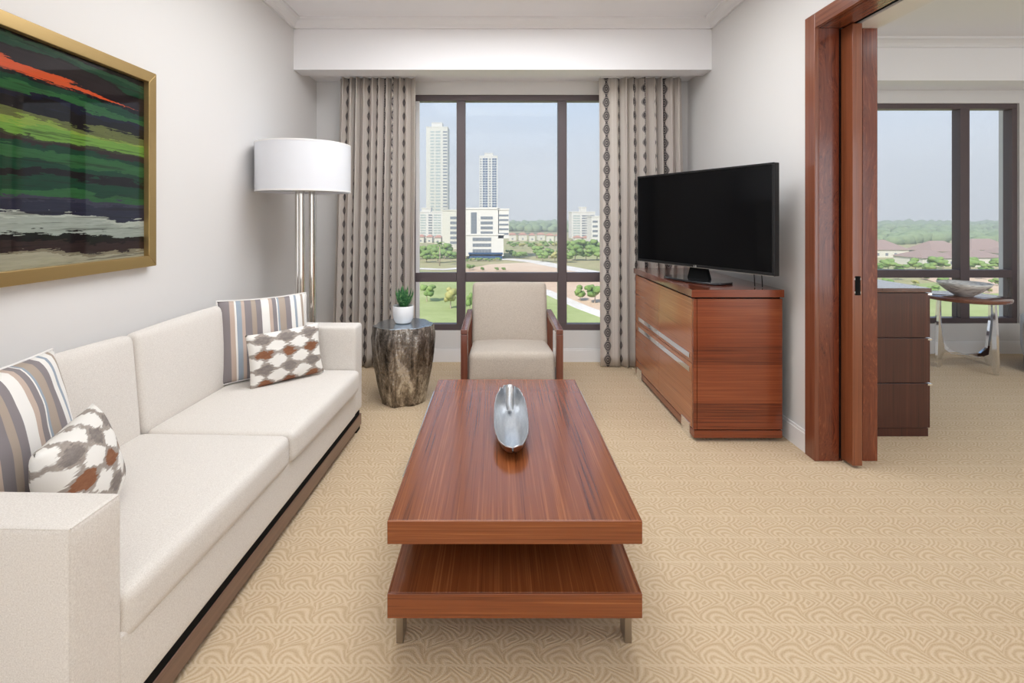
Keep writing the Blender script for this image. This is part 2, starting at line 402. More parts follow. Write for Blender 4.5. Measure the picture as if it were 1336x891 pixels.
# ------------------------------------------------------------------ doorway with pocket door
d1 = sgroup('door_1', (1.88, DY1, 0)); LD = T(-1.88, -DY1, 0)
def dp(nm, m, mat, par=d1, **kw): return build(nm, m.moved(LD), mat, par, **kw)
dp('casing', MB().box(1.705,XR,DY1-.002,2.765,0,DZ+.08), M_case, bevel=.004)
dp('casing', MB().box(1.705,XR,DY0-.08,DY1-.002,DZ,DZ+.08), M_caseH, bevel=.004)
dp('casing', MB().box(1.705,XR,DY0-.08,DY0,0,DZ), M_case, bevel=.004)
dp('jamb', MB().box(1.712,1.838,DY1,DY1+.019,0,DZ), M_jamb, bevel=.002)
dp('jamb', MB().box(1.965,2.045,DY1,DY1+.019,0,DZ), M_jamb, bevel=.002)
dp('jamb', MB().box(1.712,XB0,DY0-.019,DY0,0,DZ), M_jamb, bevel=.002)
dp('head_lining', MB().box(1.732,1.865,DY0,DY1,DZ,DZ+.02), M_caseH)
dp('head_lining', MB().box(1.905,XB0,DY0,DY1,DZ,DZ+.02), M_trimw)
dp('door_track', MB().box(1.865,1.905,DY0,DY1,DZ+.012,DZ+.025), M_black)
lf = dp('door_leaf', MB().box(1.853,1.905,2.60,3.45,.014,DZ-.004), M_leaf, bevel=.003)
dp('edge_pull', MB().box(1.866,1.894,2.597,2.602,.905,1.005), M_black, lf, bevel=.002)
dp('pull_rim', MB().box(1.864,1.896,2.5985,2.6,.985,.995).box(1.864,1.896,2.5985,2.6,.915,.925), M_nickel, lf)
dp('dark_gap_strip', MB().box(1.838,1.85,DY1+.005,DY1+.02,0,DZ), M_black)  # black strip stands in for the dark gap between jamb and leaf
dp('floor_guide', MB().box(1.84,1.852,DY1-.02,DY1+.01,.001,.016), M_chrome)

# ------------------------------------------------------------------ unseen glowing ceiling panels, added to brighten both rooms
def emis(name, col, s):
    m = Mat(name); m.set('Emission Color', col); m.set('Emission Strength', s); m.set('Base Color', (.9,.9,.9,1)); return m
def fill_panel(label, x, y, s, mat):
    t = thing('fill_panel', label, 'fill light panel', (x, y, ZC-.07))
    fr = MB().box(-s,s,-s,-s+.03,0,.07).box(-s,s,s-.03,s,0,.07).box(-s,-s+.03,-s+.03,s-.03,0,.07).box(s-.03,s,-s+.03,s-.03,0,.07)
    build('fill_panel_frame', fr, M_trimw, t)
    build('fill_panel_glow', MB().box(-s+.03,s-.03,-s+.03,s-.03,.008,.02), mat, t)
    return t
M_l1 = emis('fill_panel_main', (.93,.965,1,1), FILL_MAIN); M_l2 = emis('fill_panel_bedroom', (.86,.94,1,1), FILL_BED); M_l3 = emis('fill_panel_window_side', (.93,.965,1,1), FILL_FAR)
fill_panel('added unseen square fill panel behind the viewpoint in the sitting room', .05, -.9, 1.0, M_l1)
fill_panel('added unseen square fill panel above the coffee table in the sitting room', .05, 2.55, .95, M_l3)
fill_panel('added unseen square fill panel in the bedroom', 4.1, 1.6, .9, M_l2)

# ================================================================== sofa
PHI = math.atan(19/650)                      # the sofa stands slightly askew to the wall
def rotp(x, y): return (x*math.cos(PHI)+y*math.sin(PHI), -x*math.sin(PHI)+y*math.cos(PHI))
SC = (-1.30, 2.10); SX, SY = rotp(*SC)
sofa = thing('sofa', 'cream linen sofa with square arms and dark wood plinth along the left wall', 'sofa', (SX, SY, 0), -PHI)
def sp(nm, me, mat, par=sofa, **kw):
    if isinstance(me, MB): me = me.moved(T(-SC[0], -SC[1], 0))
    else: me.transform(T(-SC[0], -SC[1], 0))
    return build(nm, me, mat, par, **kw)
yn, yf, at = 1.03, 3.10, .145
FR, BK = -.938, -1.664
sp('plinth', MB().box(BK+.03,FR,yn+.03,yf-.02,.025,.093), M_plinth, bevel=.003)
sp('shadow_gap', MB().box(BK+.05,FR-.004,yn+.05,yf-.05,.093,.122), M_black)  # solid black band stands in for the shaded gap above the plinth
for yy in (yn+.05, yf-.10):
    sp('foot', MB().box(FR-.07,FR-.006,yy,yy+.07,0,.025), M_black)
    sp('foot', MB().box(BK+.05,BK+.12,yy,yy+.07,0,.025), M_black)
def blk(x0,x1,y0,y1,z0,z1,r,puff=(0,0,0),**k):
    me = soft_box((x1-x0)/2,(y1-y0)/2,(z1-z0)/2,r,puff,**k); me.transform(T((x0+x1)/2,(y0+y1)/2,(z0+z1)/2)); return me
sp('base_rail', blk(BK+.02,FR,yn+at-.01,yf-at+.01,.12,.31,.012), M_sofa, smooth=True)
na = sp('armrest', blk(BK,FR,yn,yn+at,.12,.652,.014), M_sofa, smooth=True)
fa = sp('armrest', blk(BK,FR,yf-at,yf,.12,.655,.02), M_sofa, smooth=True)
sp('piping', MB().tube([(FR-.004,yn+.004,.13),(FR-.004,yn+.004,.648),(BK+.01,yn+.004,.648)], .0022, 6), M_sofa, na)
sp('piping', MB().tube([(FR-.004,yn+.006,.648),(FR-.004,yn+at-.006,.648)], .0022, 6), M_sofa, na)
sp('back_frame', blk(BK,BK+.035,yn+at-.01,yf-at+.01,.25,.775,.012), M_sofa, smooth=True)
ym = 2.065
def seat(y0,y1,xf,rz):
    me = soft_box(.325, (y1-y0)/2, .066, .03, (.006,.004,.010), nm=10)
    me.transform(T(xf-.325,(y0+y1)/2,.339) @ Matrix.Rotation(rz,4,'Z')); return me
s1 = sp('seat_cushion', seat(yn+at+.002, ym, -.929, R(-.6)), M_sofa, smooth=True)
s2 = sp('seat_cushion', seat(ym+.004, yf-at-.002, -.911, R(-.8)), M_sofa, smooth=True)
def backc(y0,y1):
    me = soft_box(.036, (y1-y0)/2, .225, .03, (.016,.004,.010), nm=10)
    me.transform(T(-1.608,(y0+y1)/2,.592) @ Matrix.Rotation(R(-5),4,'Y')); return me
sp('back_cushion', backc(yn+at+.004, ym-.004), M_sofa, smooth=True)
sp('back_cushion', backc(ym+.004, yf-at-.004), M_sofa, smooth=True)

# ------------------------------------------------------------------ scatter cushions
def stripes():
    m = Mat('striped_cushion_satin', rough=.6, spec=.3); x, y, z = m.xyz(m.obj())
    gr, be, wh, bl, ta = lin((140,132,134)), lin((198,177,163)), lin((240,236,231)), lin((158,168,180)), lin((176,160,146))
    seq = [(gr,.115),(be,.05),(wh,.02),(bl,.055),(be,.035),(gr,.075),(ta,.05),(gr,.06),(wh,.085),(be,.04),(gr,.045),(wh,.012),(bl,.02),(ta,.075),(gr,.06),(wh,.05),(bl,.025),(wh,.055),(ta,.03),(wh,.043)]
    tot = sum(q for _, q in seq); st = []; p = 0
    for c, q in seq: st.append((p/tot, c)); p += q
    t = m.ma('ADD', m.ma('DIVIDE', x, .46), .5)
    m.set('Base Color', m.ramp(t, st, 'CONSTANT'))
    m.bump(m.noise(m.map(m.obj(), (1,1,.1)), 300, 2), .1, .001); return m
def ikat():
    m = Mat('ikat_cushion_cotton', rough=.85, spec=.15); o = m.obj(); x, y, z = m.xyz(o)
    n1 = m.ma('MULTIPLY', m.ma('SUBTRACT', m.noise(m.map(o, (14,14,150)), 1, 3, .7), .5), .075)
    n2 = m.ma('MULTIPLY', m.ma('SUBTRACT', m.noise(o, 26, 3), .5), .03)
    u = m.ma('DIVIDE', m.ma('ADD', m.ma('ADD', x, n1), n2), .125); v = m.ma('DIVIDE', m.ma('ADD', z, n2), .155)
    v = m.ma('ADD', v, .42)
    f = m.ma('ADD', m.ma('COSINE', m.ma('MULTIPLY', u, 2*math.pi)), m.ma('COSINE', m.ma('MULTIPLY', v, 2*math.pi*2)))
    rowi = m.ma('FRACT', m.ma('MULTIPLY', m.ma('ROUND', m.ma('MULTIPLY', v, 2.0)), .5))
    brown = m.ma('GREATER_THAN', rowi, .25)
    g = m.noise(m.map(o, (30,30,90)), 1, 4, .8)
    dk = m.mix(g, lin((92,84,84)), lin((170,160,152))); br = m.mix(g, lin((112,68,48)), lin((162,116,88)))
    core = m.mix(brown, dk, br)
    taupe = m.mix(g, lin((128,116,110)), lin((190,180,170)))
    wh = lin((238,234,228))
    e1 = m.ramp(f, [(0.0, G0), (.08, G1)])
    f2 = m.ma('ADD', m.ma('MULTIPLY', f, .25), .5)
    e1 = m.ramp(f2, [(.43, G0), (.50, G1)]); e2 = m.ramp(f2, [(.64, G0), (.69, G1)])
    c = m.mix(e1, wh, taupe); c = m.mix(e2, c, core)
    m.set('Base Color', c); m.bump(m.noise(o, 300, 2), .15, .001); return m
M_str, M_ikat = stripes(), ikat()
M_pipe = Mat('white_piping', lin((236,232,228)), .6)
def pillow_mesh(w_, h, t, nx=28, nz=28, crease=.02, seed=0):
    mb = MB(); 
    def pt(u, v, sgn):
        x = u*w_/2*(1-.05*(1-v*v)*abs(u)); z = v*h/2*(1-.05*(1-u*u)*abs(v))
        k = max(0, (1-u*u))*max(0, (1-v*v)); th = t/2*k**.42
        wr = noise.noise(Vector((u*2.2+seed, v*2.2, sgn*3)))*.010*k**.3
        return (x, -sgn*(th+wr*sgn*0)+wr, z+h/2)
    for sgn in (1, -1):
        mb.grid(lambda a, b: pt(2*a-1, 2*b-1, sgn), nx, nz)
    me = mb.mesh('pillow'); bm = bmesh.new(); bm.from_mesh(me); bmesh.ops.remove_doubles(bm, verts=bm.verts, dist=1e-4); bm.to_mesh(me); bm.free(); return me
def pillow(label, loc, rz, lean, w_, h, t, mat, roll=0, piping=True, seed=0, drop=0):
    o = thing('throw_pillow', label, 'cushion', loc, 0); o.rotation_euler = (R(-lean), R(roll), rz)
    me = pillow_mesh(w_, h, t, seed=seed)
    c = build('cover', me, mat, o, smooth=True)
    if piping:
        pts = []
        for i in range(41):
            a = -1+2*i/40; pts.append((a, -1))
        pts += [(1, -1+2*i/40) for i in range(1, 41)]+[(1-2*i/40, 1) for i in range(1, 41)]+[(-1, 1-2*i/40) for i in range(1, 40)]
        P = [(u*w_/2*(1-.05*(1-v*v)*abs(u)), 0, v*h/2*(1-.05*(1-u*u)*abs(v))+h/2) for u, v in pts]
        build('piping', MB().tube(P+[P[0]], .0045, 6), M_pipe, o, smooth=True)
    return o
pillow('square striped satin cushion leaning at the far end of the sofa', (-1.295, 2.80, .413), R(33), 11, .47, .45, .12, M_str, roll=-1, seed=1)
pillow('small patterned lumbar cushion in front of the striped one by the far arm', (-1.15, 2.745, .411), R(43), 10, .40, .285, .11, M_ikat, roll=-2, piping=False, seed=2)
pillow('square striped cushion by the near arm of the sofa', (-1.41, 1.475, .413), R(94), 12, .47, .46, .17, M_str, seed=3)
pillow('small brown and white patterned cushion propped near the front armrest', (-1.195, 1.485, .411), R(111), 14, .38, .30, .16, M_ikat, piping=False, seed=4)

# ================================================================== floor lamp
M_shade = Mat('white_drum_shade', lin((228,229,234)), .8, spec=.1)
M_acr = Mat('polished_steel_tube', (.78,.75,.71,1), .10, 1)
lamp = thing('floor_lamp', 'tall floor lamp with white drum shade and polished triple column', 'floor lamp', (-1.322, 3.405, 0))
build('base', MB().lathe([(0,0),(.118,0),(.12,.004),(.12,.018),(.114,.024),(0,.024)], 40), M_acr, lamp, smooth='auto')
for x, y in ((-.047,.02), (.047,.02), (0,-.045)):
    build('column', MB().lathe([(0,.022),(.021,.022),(.021,1.50),(0,1.50)], 20, x, y), M_acr, lamp, smooth='auto')
build('collar', MB().lathe([(0,1.49),(.07,1.49),(.074,1.494),(.074,1.505),(0,1.51)], 32), M_nickel, lamp, smooth='auto')
rs = .306
sh = build('shade', MB().lathe([(rs,1.483),(rs,1.803),(rs-.004,1.803),(rs-.004,1.483),(rs,1.483)], 64), M_shade, lamp, smooth='auto')
build('shade_diffuser', MB().lathe([(.05,1.497),(rs-.006,1.497),(rs-.006,1.500),(.05,1.500)], 48), M_shade, sh, smooth='auto')
build('shade_hem', MB().lathe([(rs-.001,1.481),(rs+.002,1.481),(rs+.002,1.492),(rs-.001,1.492),(rs-.001,1.481)], 64), M_trimw, sh, smooth='auto')
build('shade_hem', MB().lathe([(rs-.001,1.796),(rs+.002,1.796),(rs+.002,1.806),(rs-.001,1.806),(rs-.001,1.796)], 64), M_trimw, sh, smooth='auto')

# ================================================================== framed picture
def art():
    m = Mat('abstract_striped_picture', rough=.5, spec=.05); o = m.obj(); x, y, z = m.xyz(o)
    H = .86
    w1 = m.ma('MULTIPLY', m.ma('SUBTRACT', m.noise(m.map(o, (1,2.2,7)), 1, 4, .55), .5), .16)
    w2 = m.ma('MULTIPLY', m.ma('SUBTRACT', m.noise(m.map(o, (1,3.2,30)), 1, 5, .72), .5), .11)
    v = m.ma('ADD', m.ma('DIVIDE', z, H), m.ma('ADD', w1, w2)); v = m.ma('ADD', v, m.ma('MULTIPLY', y, .03))
    bk, br = lin((24,19,20)), lin((50,36,34)); gd, gm, gb = lin((22,64,42)), lin((48,98,54)), lin((116,160,66))
    st = [(0, lin((178,174,150))), (.05, lin((140,132,110))), (.065, br), (.11, bk), (.145, lin((170,178,168))), (.195, lin((190,196,184))), (.21, lin((44,44,62))), (.265, lin((60,60,76))),
          (.285, gm), (.31, gd), (.375, bk), (.40, gd), (.43, gm), (.49, gd), (.515, br), (.535, lin((60,66,38))), (.55, gb), (.595, lin((140,166,70))), (.612, lin((104,110,60))), (.635, bk), (.68, lin((26,26,44))), (.705, gm), (.74, gd), (.765, bk), (.79, lin((36,26,28))),
          (.862, bk), (.875, gd), (.905, lin((40,76,50))), (.925, bk), (1.0, br)]
    c = m.ramp(v, st, 'CONSTANT')
    # orange wedge tapering towards the far end
    cen = m.ma('ADD', m.ma('MULTIPLY', y, -.06), .805); hw = m.ma('MULTIPLY', m.ma('SUBTRACT', .62, y), .042)
    vv = m.ma('ADD', m.ma('DIVIDE', z, H), m.ma('ADD', m.ma('MULTIPLY', w1, .35), m.ma('MULTIPLY', w2, .9)))
    inside = m.ma('LESS_THAN', m.ma('ABSOLUTE', m.ma('SUBTRACT', vv, cen)), hw)
    tex = m.noise(m.map(o, (1,6,90)), 1, 4, .7)
    og = m.mix(tex, lin((196,62,26)), lin((238,108,54)))
    c = m.mix(inside, c, og)
    c = m.mix(m.ma('MULTIPLY', tex, .8), c, m.mix(.8, c, (0,0,0,1)))
    stk = m.ramp(m.noise(m.map(o, (1,1.6,44)), 1, 5, .7), [(.55, G0), (.6, G1)])
    c = m.mix(m.ma('MULTIPLY', stk, .55), c, bk)
    m.set('Base Color', c); m.set('Coat Weight', .55); m.set('Coat Roughness', .01); return m
M_gold = Mat('brushed_gold_frame', lin((176,148,98)), .38, .75)
M_gold.set('Roughness', M_gold.ma('ADD', .3, M_gold.ma('MULTIPLY', M_gold.noise(M_gold.map(M_gold.obj(), (200,4,200)), 1, 2), .2)))
PY0, PY1, PZ0, PZ1 = .94, 2.345, 1.085, 1.986
pic = thing('framed_picture', 'abstract painting of green and orange streaks in a gold frame', 'picture', (XL+.003, (PY0+PY1)/2, PZ0))
hw, hh, fw, fd = (PY1-PY0)/2, PZ1-PZ0, .05, .038
def mitre(pts): return MB().extrude(pts, (0,0,0), (fd,0,0))
build('frame_rail', mitre([(0,-hw,0),(0,hw,0),(0,hw-fw,fw),(0,-hw+fw,fw)]), M_gold, pic, bevel=.003)
build('frame_rail', mitre([(0,-hw,hh),(0,-hw+fw,hh-fw),(0,hw-fw,hh-fw),(0,hw,hh)]), M_gold, pic, bevel=.003)
build('frame_rail', mitre([(0,hw,0),(0,hw,hh),(0,hw-fw,hh-fw),(0,hw-fw,fw)]), M_gold, pic, bevel=.003)
build('frame_rail', mitre([(0,-hw,0),(0,-hw+fw,fw),(0,-hw+fw,hh-fw),(0,-hw,hh)]), M_gold, pic, bevel=.003)
cv = MB().box(.006,.014,-hw+fw,hw-fw,0,hh-2*fw)
co = build('picture_sheet', cv, art(), pic); co.location.z = fw

# ================================================================== curtains
def curtain_mat():
    m = Mat('striped_linen_curtain', rough=.9, spec=.1); uv = m.uv(); d, v, _ = m.xyz(uv)
    ad = m.ma('ABSOLUTE', d); per = .118
    ph = m.ma('SUBTRACT', m.ma('FRACT', m.ma('DIVIDE', v, per)), .5); dz = m.ma('MULTIPLY', ph, per)
    hwid = m.ma('ADD', .009, m.ma('MULTIPLY', m.ma('POWER', m.ma('ABSOLUTE', m.ma('COSINE', m.ma('MULTIPLY', ph, math.pi))), 1.6), .026))
    inside = m.ma('LESS_THAN', ad, hwid)
    rr = m.ma('SQRT', m.ma('ADD', m.ma('MULTIPLY', d, d), m.ma('MULTIPLY', m.ma('MULTIPLY', dz, dz), .45)))
    ring = m.ma('GREATER_THAN', m.ma('SINE', m.ma('MULTIPLY', rr, 2*math.pi/.013)), .1)
    pin = m.noise(m.map(uv, (160,.6,1)), 1, 2); wv = m.noise(m.map(uv, (900,900,1)), 1, 1)
    basec = m.ramp(m.ma('ADD', m.ma('MULTIPLY', pin, .7), m.ma('MULTIPLY', wv, .3)), [(.3, lin((216,206,197))), (.6, lin((236,228,221)))])
    dark = m.mix(ring, lin((100,94,96)), lin((178,170,164)))
    c = m.mix(inside, basec, dark); m.set('Base Color', c)
    tr = m.n('ShaderNodeBsdfTranslucent'); m.put(tr.inputs[0], c)
    ms = m.n('ShaderNodeMixShader'); ms.inputs[0].default_value = .38
    m.nt.links.new(m.b.outputs[0], ms.inputs[1]); m.nt.links.new(tr.outputs[0], ms.inputs[2]); m.nt.links.new(ms.outputs[0], m.out.inputs[0]); return m
M_curt = curtain_mat()
def curtain(label, x0, x1, y, z0, z1, npl, stripes, A=.05, flare=(0,0), flat=0.0, seed=0, N=260, NZ=26):
    """pleated cloth; stripe distances are measured along the cloth"""
    def path(s, t):           # t 0 bottom .. 1 top
        xa = x0+flare[0]*(1-t); xb = x1+flare[1]*(1-t)
        wob = .16*noise.noise(Vector((s*7, seed, t*.5)))+.06*noise.noise(Vector((s*17, seed+4, t*1.2)))
        ph = 2*math.pi*(npl*s+wob*2)
        amp = A*(.72+.28*noise.noise(Vector((s*9, seed+9, t*1.4))))
        if flat: amp *= min(1, .22+max(0, abs(s-flat[0])-flat[1])*9)
        xx = xa+(xb-xa)*s+.010*math.sin(2*ph)*(1 if not flat else min(1, max(0, abs(s-flat[0])-flat[1])*9))
        return xx, y+amp*math.sin(ph)+.012*noise.noise(Vector((s*3, seed, t*2.5)))
    arc = [0]
    for i in range(1, N+1):
        a, b = path((i-1)/N, .5), path(i/N, .5); arc.append(arc[-1]+math.hypot(b[0]-a[0], b[1]-a[1]))
    cen = [arc[int(round(min(1,max(0,s))*N))] for s in stripes]
    ud = [min((arc[i]-c for c in cen), key=abs) for i in range(N+1)]
    # let the stripe coordinate jump only where no stripe is near
    mb = MB()
    for j in range(NZ+1):
        t = j/NZ
        for i in range(N+1):
            px, py = path(i/N, t); mb.v.append((px, py, z0+(z1-z0)*t+(0 if j else .006*noise.noise(Vector((i*.05, seed, 0))))))
    W = N+1
    for j in range(NZ):
        for i in range(N): mb.f.append((j*W+i, j*W+i+1, (j+1)*W+i+1, (j+1)*W+i))
    t = thing('curtain', label, 'curtain', ((x0+x1)/2, y, z0)); mb.moved(T(-(x0+x1)/2, -y, -z0))
    me = mb.mesh('curtain_cloth'); uvl = me.uv_layers.new(name='cloth')
    for p in me.polygons:
        vals = [ud[vi % W] for vi in p.vertices]
        for li, vi, uu in zip(p.loop_indices, p.vertices, vals):
            if max(vals)-min(vals) > .04: uu = .2
            uvl.data[li].uv = (uu, me.vertices[vi].co.z)
    o = build('cloth', me, M_curt, t, smooth=True, fix=False)
    md = o.modifiers.new('thick', 'SOLIDIFY'); md.thickness = .003
    build('heading_tape', MB().box(-(x1-x0)/2+.01, (x1-x0)/2-.01, -.004, .004, z1-z0+.002, z1-z0+.014), M_trimw, t)
    return t
def fx(px, a, b): return (px-a)/(b-a)
curtain('beige curtain with grey embroidered stripes left of the window', -1.375, -.705, 4.345, .012, 2.525, 11, [fx(p,442,545) for p in (452,464,481.6,492.4,503,513,527)], A=.048, flare=(-.07,-.01), seed=1)
curtain('beige curtain with grey scalloped stripes behind the television', .888, 1.60, 4.345, .012, 2.525, 9, [fx(p,784,895) for p in (793.5,811,832,845,860,874)], A=.05, flare=(.01,.05), flat=(.08,.10), seed=6)

# ================================================================== stump side table
def stump_mat():
    m = Mat('cast_silver_bark', rough=.32, metal=1.0); o = m.obj()
    n1 = m.noise(m.map(o, (16,16,3)), 1, 5, .65, .6); n2 = m.noise(m.map(o, (60,60,40)), 1, 4, .7)
    m.set('Base Color', m.ramp(m.ma('ADD', m.ma('MULTIPLY', n1, .7), m.ma('MULTIPLY', n2, .3)), [(.36, lin((62,58,56))), (.5, lin((156,148,140))), (.6, lin((228,225,220)))]))
    m.set('Roughness', m.ma('ADD', .1, m.ma('MULTIPLY', n2, .25)))
    m.bump(m.ma('ADD', n1, m.ma('MULTIPLY', n2, .6)), .7, .02); return m
M_stump = stump_mat(); M_stumpt = Mat('sky_tinted_steel_top', (.46,.53,.60,1), .2, 1)  # blue of the reflected sky is put into the top's base colour
st = thing('stump_side_table', 'silver cast tree-stump side table beside the armchair', 'side table', (-.672, 3.57, 0))
SEG, RW = 96, 26
def srad(a, t):
    r = .145+.075*math.sin(min(1, t*1.12)*math.pi/2)-.012*max(0, t-.85)/.15
    r += .012*math.cos(3*a+1)+.006*math.cos(7*a+.5)+.010*noise.noise(Vector((math.cos(a)*2.4, math.sin(a)*2.4, t*1.0)))
    r += .013*noise.noise(Vector((math.cos(a)*7, math.sin(a)*7, t*1.6)))+.004*noise.noise(Vector((math.cos(a)*20, math.sin(a)*20, t*14)))
    return r*.965
body = MB().grid(lambda u, v: (srad(2*math.pi*u, v)*math.cos(2*math.pi*u), srad(2*math.pi*u, v)*math.sin(2*math.pi*u), .55*v), SEG, RW, True)
body.f.append(tuple(reversed(range(SEG))))
build('trunk', body, M_stump, st, smooth=True)
tp = [(.995*srad(2*math.pi*i/SEG, 1)*math.cos(2*math.pi*i/SEG), .995*srad(2*math.pi*i/SEG, 1)*math.sin(2*math.pi*i/SEG)) for i in range(SEG)]
build('top', MB().prism(tp, .535, .552), M_stumpt, st, bevel=.002)

# ------------------------------------------------------------------ succulent in a white pot
M_pot = Mat('white_ceramic', lin((238,238,240)), .35)
M_soil = Mat('dark_soil', lin((60,48,40)), .95); M_soil.bump(M_soil.noise(M_soil.obj(), 200, 3), .6, .004)
def leafm():
    m = Mat('succulent_leaf', rough=.45, spec=.4); n = m.noise(m.map(m.obj(), (40,40,90)), 1, 3)
    m.set('Base Color', m.ramp(n, [(.35, lin((34,84,50))), (.55, lin((66,124,74))), (.7, lin((150,180,120)))])); return m
M_leafs = leafm()
pp = thing('potted_succulent', 'small green succulent in a white ceramic pot on the stump table', 'potted plant', (-.678, 3.585, .5525))
pot = build('pot', MB().lathe([(0,0),(.042,0),(.056,.006),(.068,.03),(.0735,.06),(.0735,.122),(.071,.125),(.068,.122),(.068,.10),(0,.10)], 40), M_pot, pp, smooth='auto')
build('soil', MB().lathe([(0,.112),(.03,.114),(.0675,.108),(.0675,.10),(0,.10)], 24), M_soil, pp, smooth=True)
rnd = random.Random(3)
for k in range(17):
    a = k*2.4; ring = k/17; ln = .165-.02*ring+rnd.uniform(-.02,.015); tilt = R(6+50*ring*rnd.uniform(.8,1.1)); w0 = .026-.004*ring
    mb = MB()
    def lf_(u, v, ln=ln, w0=w0, tilt=tilt, a=a):
        th = 2*math.pi*u; wv = w0*(1-v)**.7*(.75+.7*v*(1-v)*2)
        bend = tilt*(1-.35*v)
        lx = ln*v*math.sin(bend)+.006; lz = ln*v*math.cos(bend)
        nx, nz_ = math.cos(bend), -math.sin(bend)
        ox = wv*.36*math.sin(th); oy = wv*math.cos(th)
        X = lx+ox*nx; Z = lz+ox*nz_
        return (X*math.cos(a)-oy*math.sin(a), X*math.sin(a)+oy*math.cos(a), .105+Z)
    mb.grid(lf_, 8, 7, True)
    build('leaf', mb, M_leafs, pp, smooth=True)

# ================================================================== armchair
ch = thing('armchair', 'oatmeal upholstered armchair with walnut arms in front of the window', 'armchair', (.092, 3.50, 0))
CX, CY = .092, 3.50
hwc = .325
for s in (-1, 1):
    xo, xi = s*hwc, s*(hwc-.043); a, b = min(xo,xi), max(xo,xi)
    build('armrest', MB().box(a,b,-.345,.36,.568,.60), M_arm, ch, bevel=.004)
    build('leg', MB().box(a,b,-.345,-.285,0,.568), M_armZ, ch, bevel=.004)
    build('leg', MB().box(a,b,.24,.30,0,.568), M_armZ, ch, bevel=.004)
    build('side_rail', MB().box(a+.006,b-.006,-.285,.24,.19,.25), M_arm, ch, bevel=.003)
me = soft_box(.278,.31,.10,.035,(.0,.006,.022), nm=10); me.transform(T(0,-.03,.318) @ Matrix.Rotation(R(-6),4,'X')); build('seat_cushion', me, M_chairf, ch, smooth=True)
me = soft_box(.276,.30,.05,.02,(0,.004,0)); me.transform(T(0,-.02,.215)); build('seat_base', me, M_chairf, ch, smooth=True)
me = soft_box(.282,.06,.245,.03,(.004,.02,.006), nm=10); me.transform(T(0,.315,.565) @ Matrix.Rotation(R(-13),4,'X')); build('backrest', me, M_chairf, ch, smooth=True)

# ================================================================== coffee table
ct = thing('coffee_table', 'two-tier sapele coffee table in the middle of the room', 'coffee table', (.051, 2.1035, 0))
hx, hy = .375, .6395
def slab(nm, z0, z1):
    t = build(nm, MB().box(-hx+.006,hx-.006,-hy+.006,hy-.006,z0,z1), M_tableL, ct, bevel=.002)
    for s in (-1, 1):
        build('edge_band', MB().box(-hx,hx,min(s*hy,s*(hy-.006)),max(s*hy,s*(hy-.006)),z0,z1), M_tableE, t, bevel=.0015)
        build('edge_band', MB().box(min(s*hx,s*(hx-.006)),max(s*hx,s*(hx-.006)),-hy+.006,hy-.006,z0,z1), M_tableL, t, bevel=.0015)
M_leg = Mat('bronzed_steel', (.42,.38,.33,1), .3, 1)
slab('table_top', .352, .42); slab('lower_shelf', .134, .206)
for sx in (-1, 1):
    for sy in (-1, 1):
        x = sx*.352; y = sy*(hy-.10)
        build('leg', MB().box(x-.011,x+.011,y-.03,y+.03,0,.134), M_leg, ct, bevel=.002)
        build('spacer_post', MB().box(x-.008,x+.008,y-sy*.2-.03,y-sy*.2+.03,.206,.352), M_leg, ct, bevel=.002)
    build('side_bar', MB().box(min(sx*hx,sx*(hx+.009)),max(sx*hx,sx*(hx+.009)),-.36,.50,.345,.405), M_chrome, ct, bevel=.001)

# ------------------------------------------------------------------ pod-shaped bowl
def podm(name, c1, c2, rough, metal):
    m = Mat(name, rough=rough, metal=metal); n = m.noise(m.map(m.obj(), (60,14,60)), 1, 4, .7)
    m.set('Base Color', m.ramp(n, [(.3, c1), (.7, c2)])); m.bump(n, .35, .006); return m
M_podi = podm('hammered_silver_inside', (.58,.60,.63,1), (.80,.81,.82,1), .34, 1)
M_podo = podm('antique_bronze_outside', lin((120,92,74)), lin((178,150,128)), .3, 1)
pd = thing('pod_bowl', 'silver seed-pod bowl with ragged rim on the coffee table', 'bowl', (.056, 2.075, .4205))
def pod(u, v, off=0.0):
    """u across the section, v from near tip (0) to far tip (1)"""
    L = .50; y = (-L/2+L*v)*(1-off*3)
    wv = .066*max(0.0, 1-abs(2*v-1)**2.8)**.5+.004
    rimz = .048+.060*v**1.5+.005*noise.noise(Vector((v*30, (u > .5)*7.0, 1)))+(.02*noise.noise(Vector((v*60, (u > .5)*3.0, 5))) if v > .8 else 0)
    zb = .62*rimz*abs(2*v-1)**5
    q = 2*u-1; q = math.copysign(abs(q)**.7, q)
    return (max(.001, wv-off)*q, y, zb+off+(rimz-zb-off)*abs(q)**3.6)
mb = MB().grid(lambda u, v: pod(u, v), 24, 40); build('outer_shell', mb, M_podo, pd, smooth=True)
mb = MB().grid(lambda u, v: pod(u, v, .004), 24, 40); build('inner_lining', mb, M_podi, pd, smooth=True)
rim = [pod(0.0, i/40, .002) for i in range(41)]; rim2 = [pod(1.0, i/40, .002) for i in range(41)]
build('rim', MB().tube(rim, .003, 6).tube(rim2, .003, 6), M_podi, pd, smooth=True)
build('spout', MB().tube([(0,.165,.024),(0,.178,.05),(0,.192,.09),(0,.204,.12),(0,.206,.127)], [.015,.019,.020,.018,.011], 14), M_podi, pd, smooth=True)

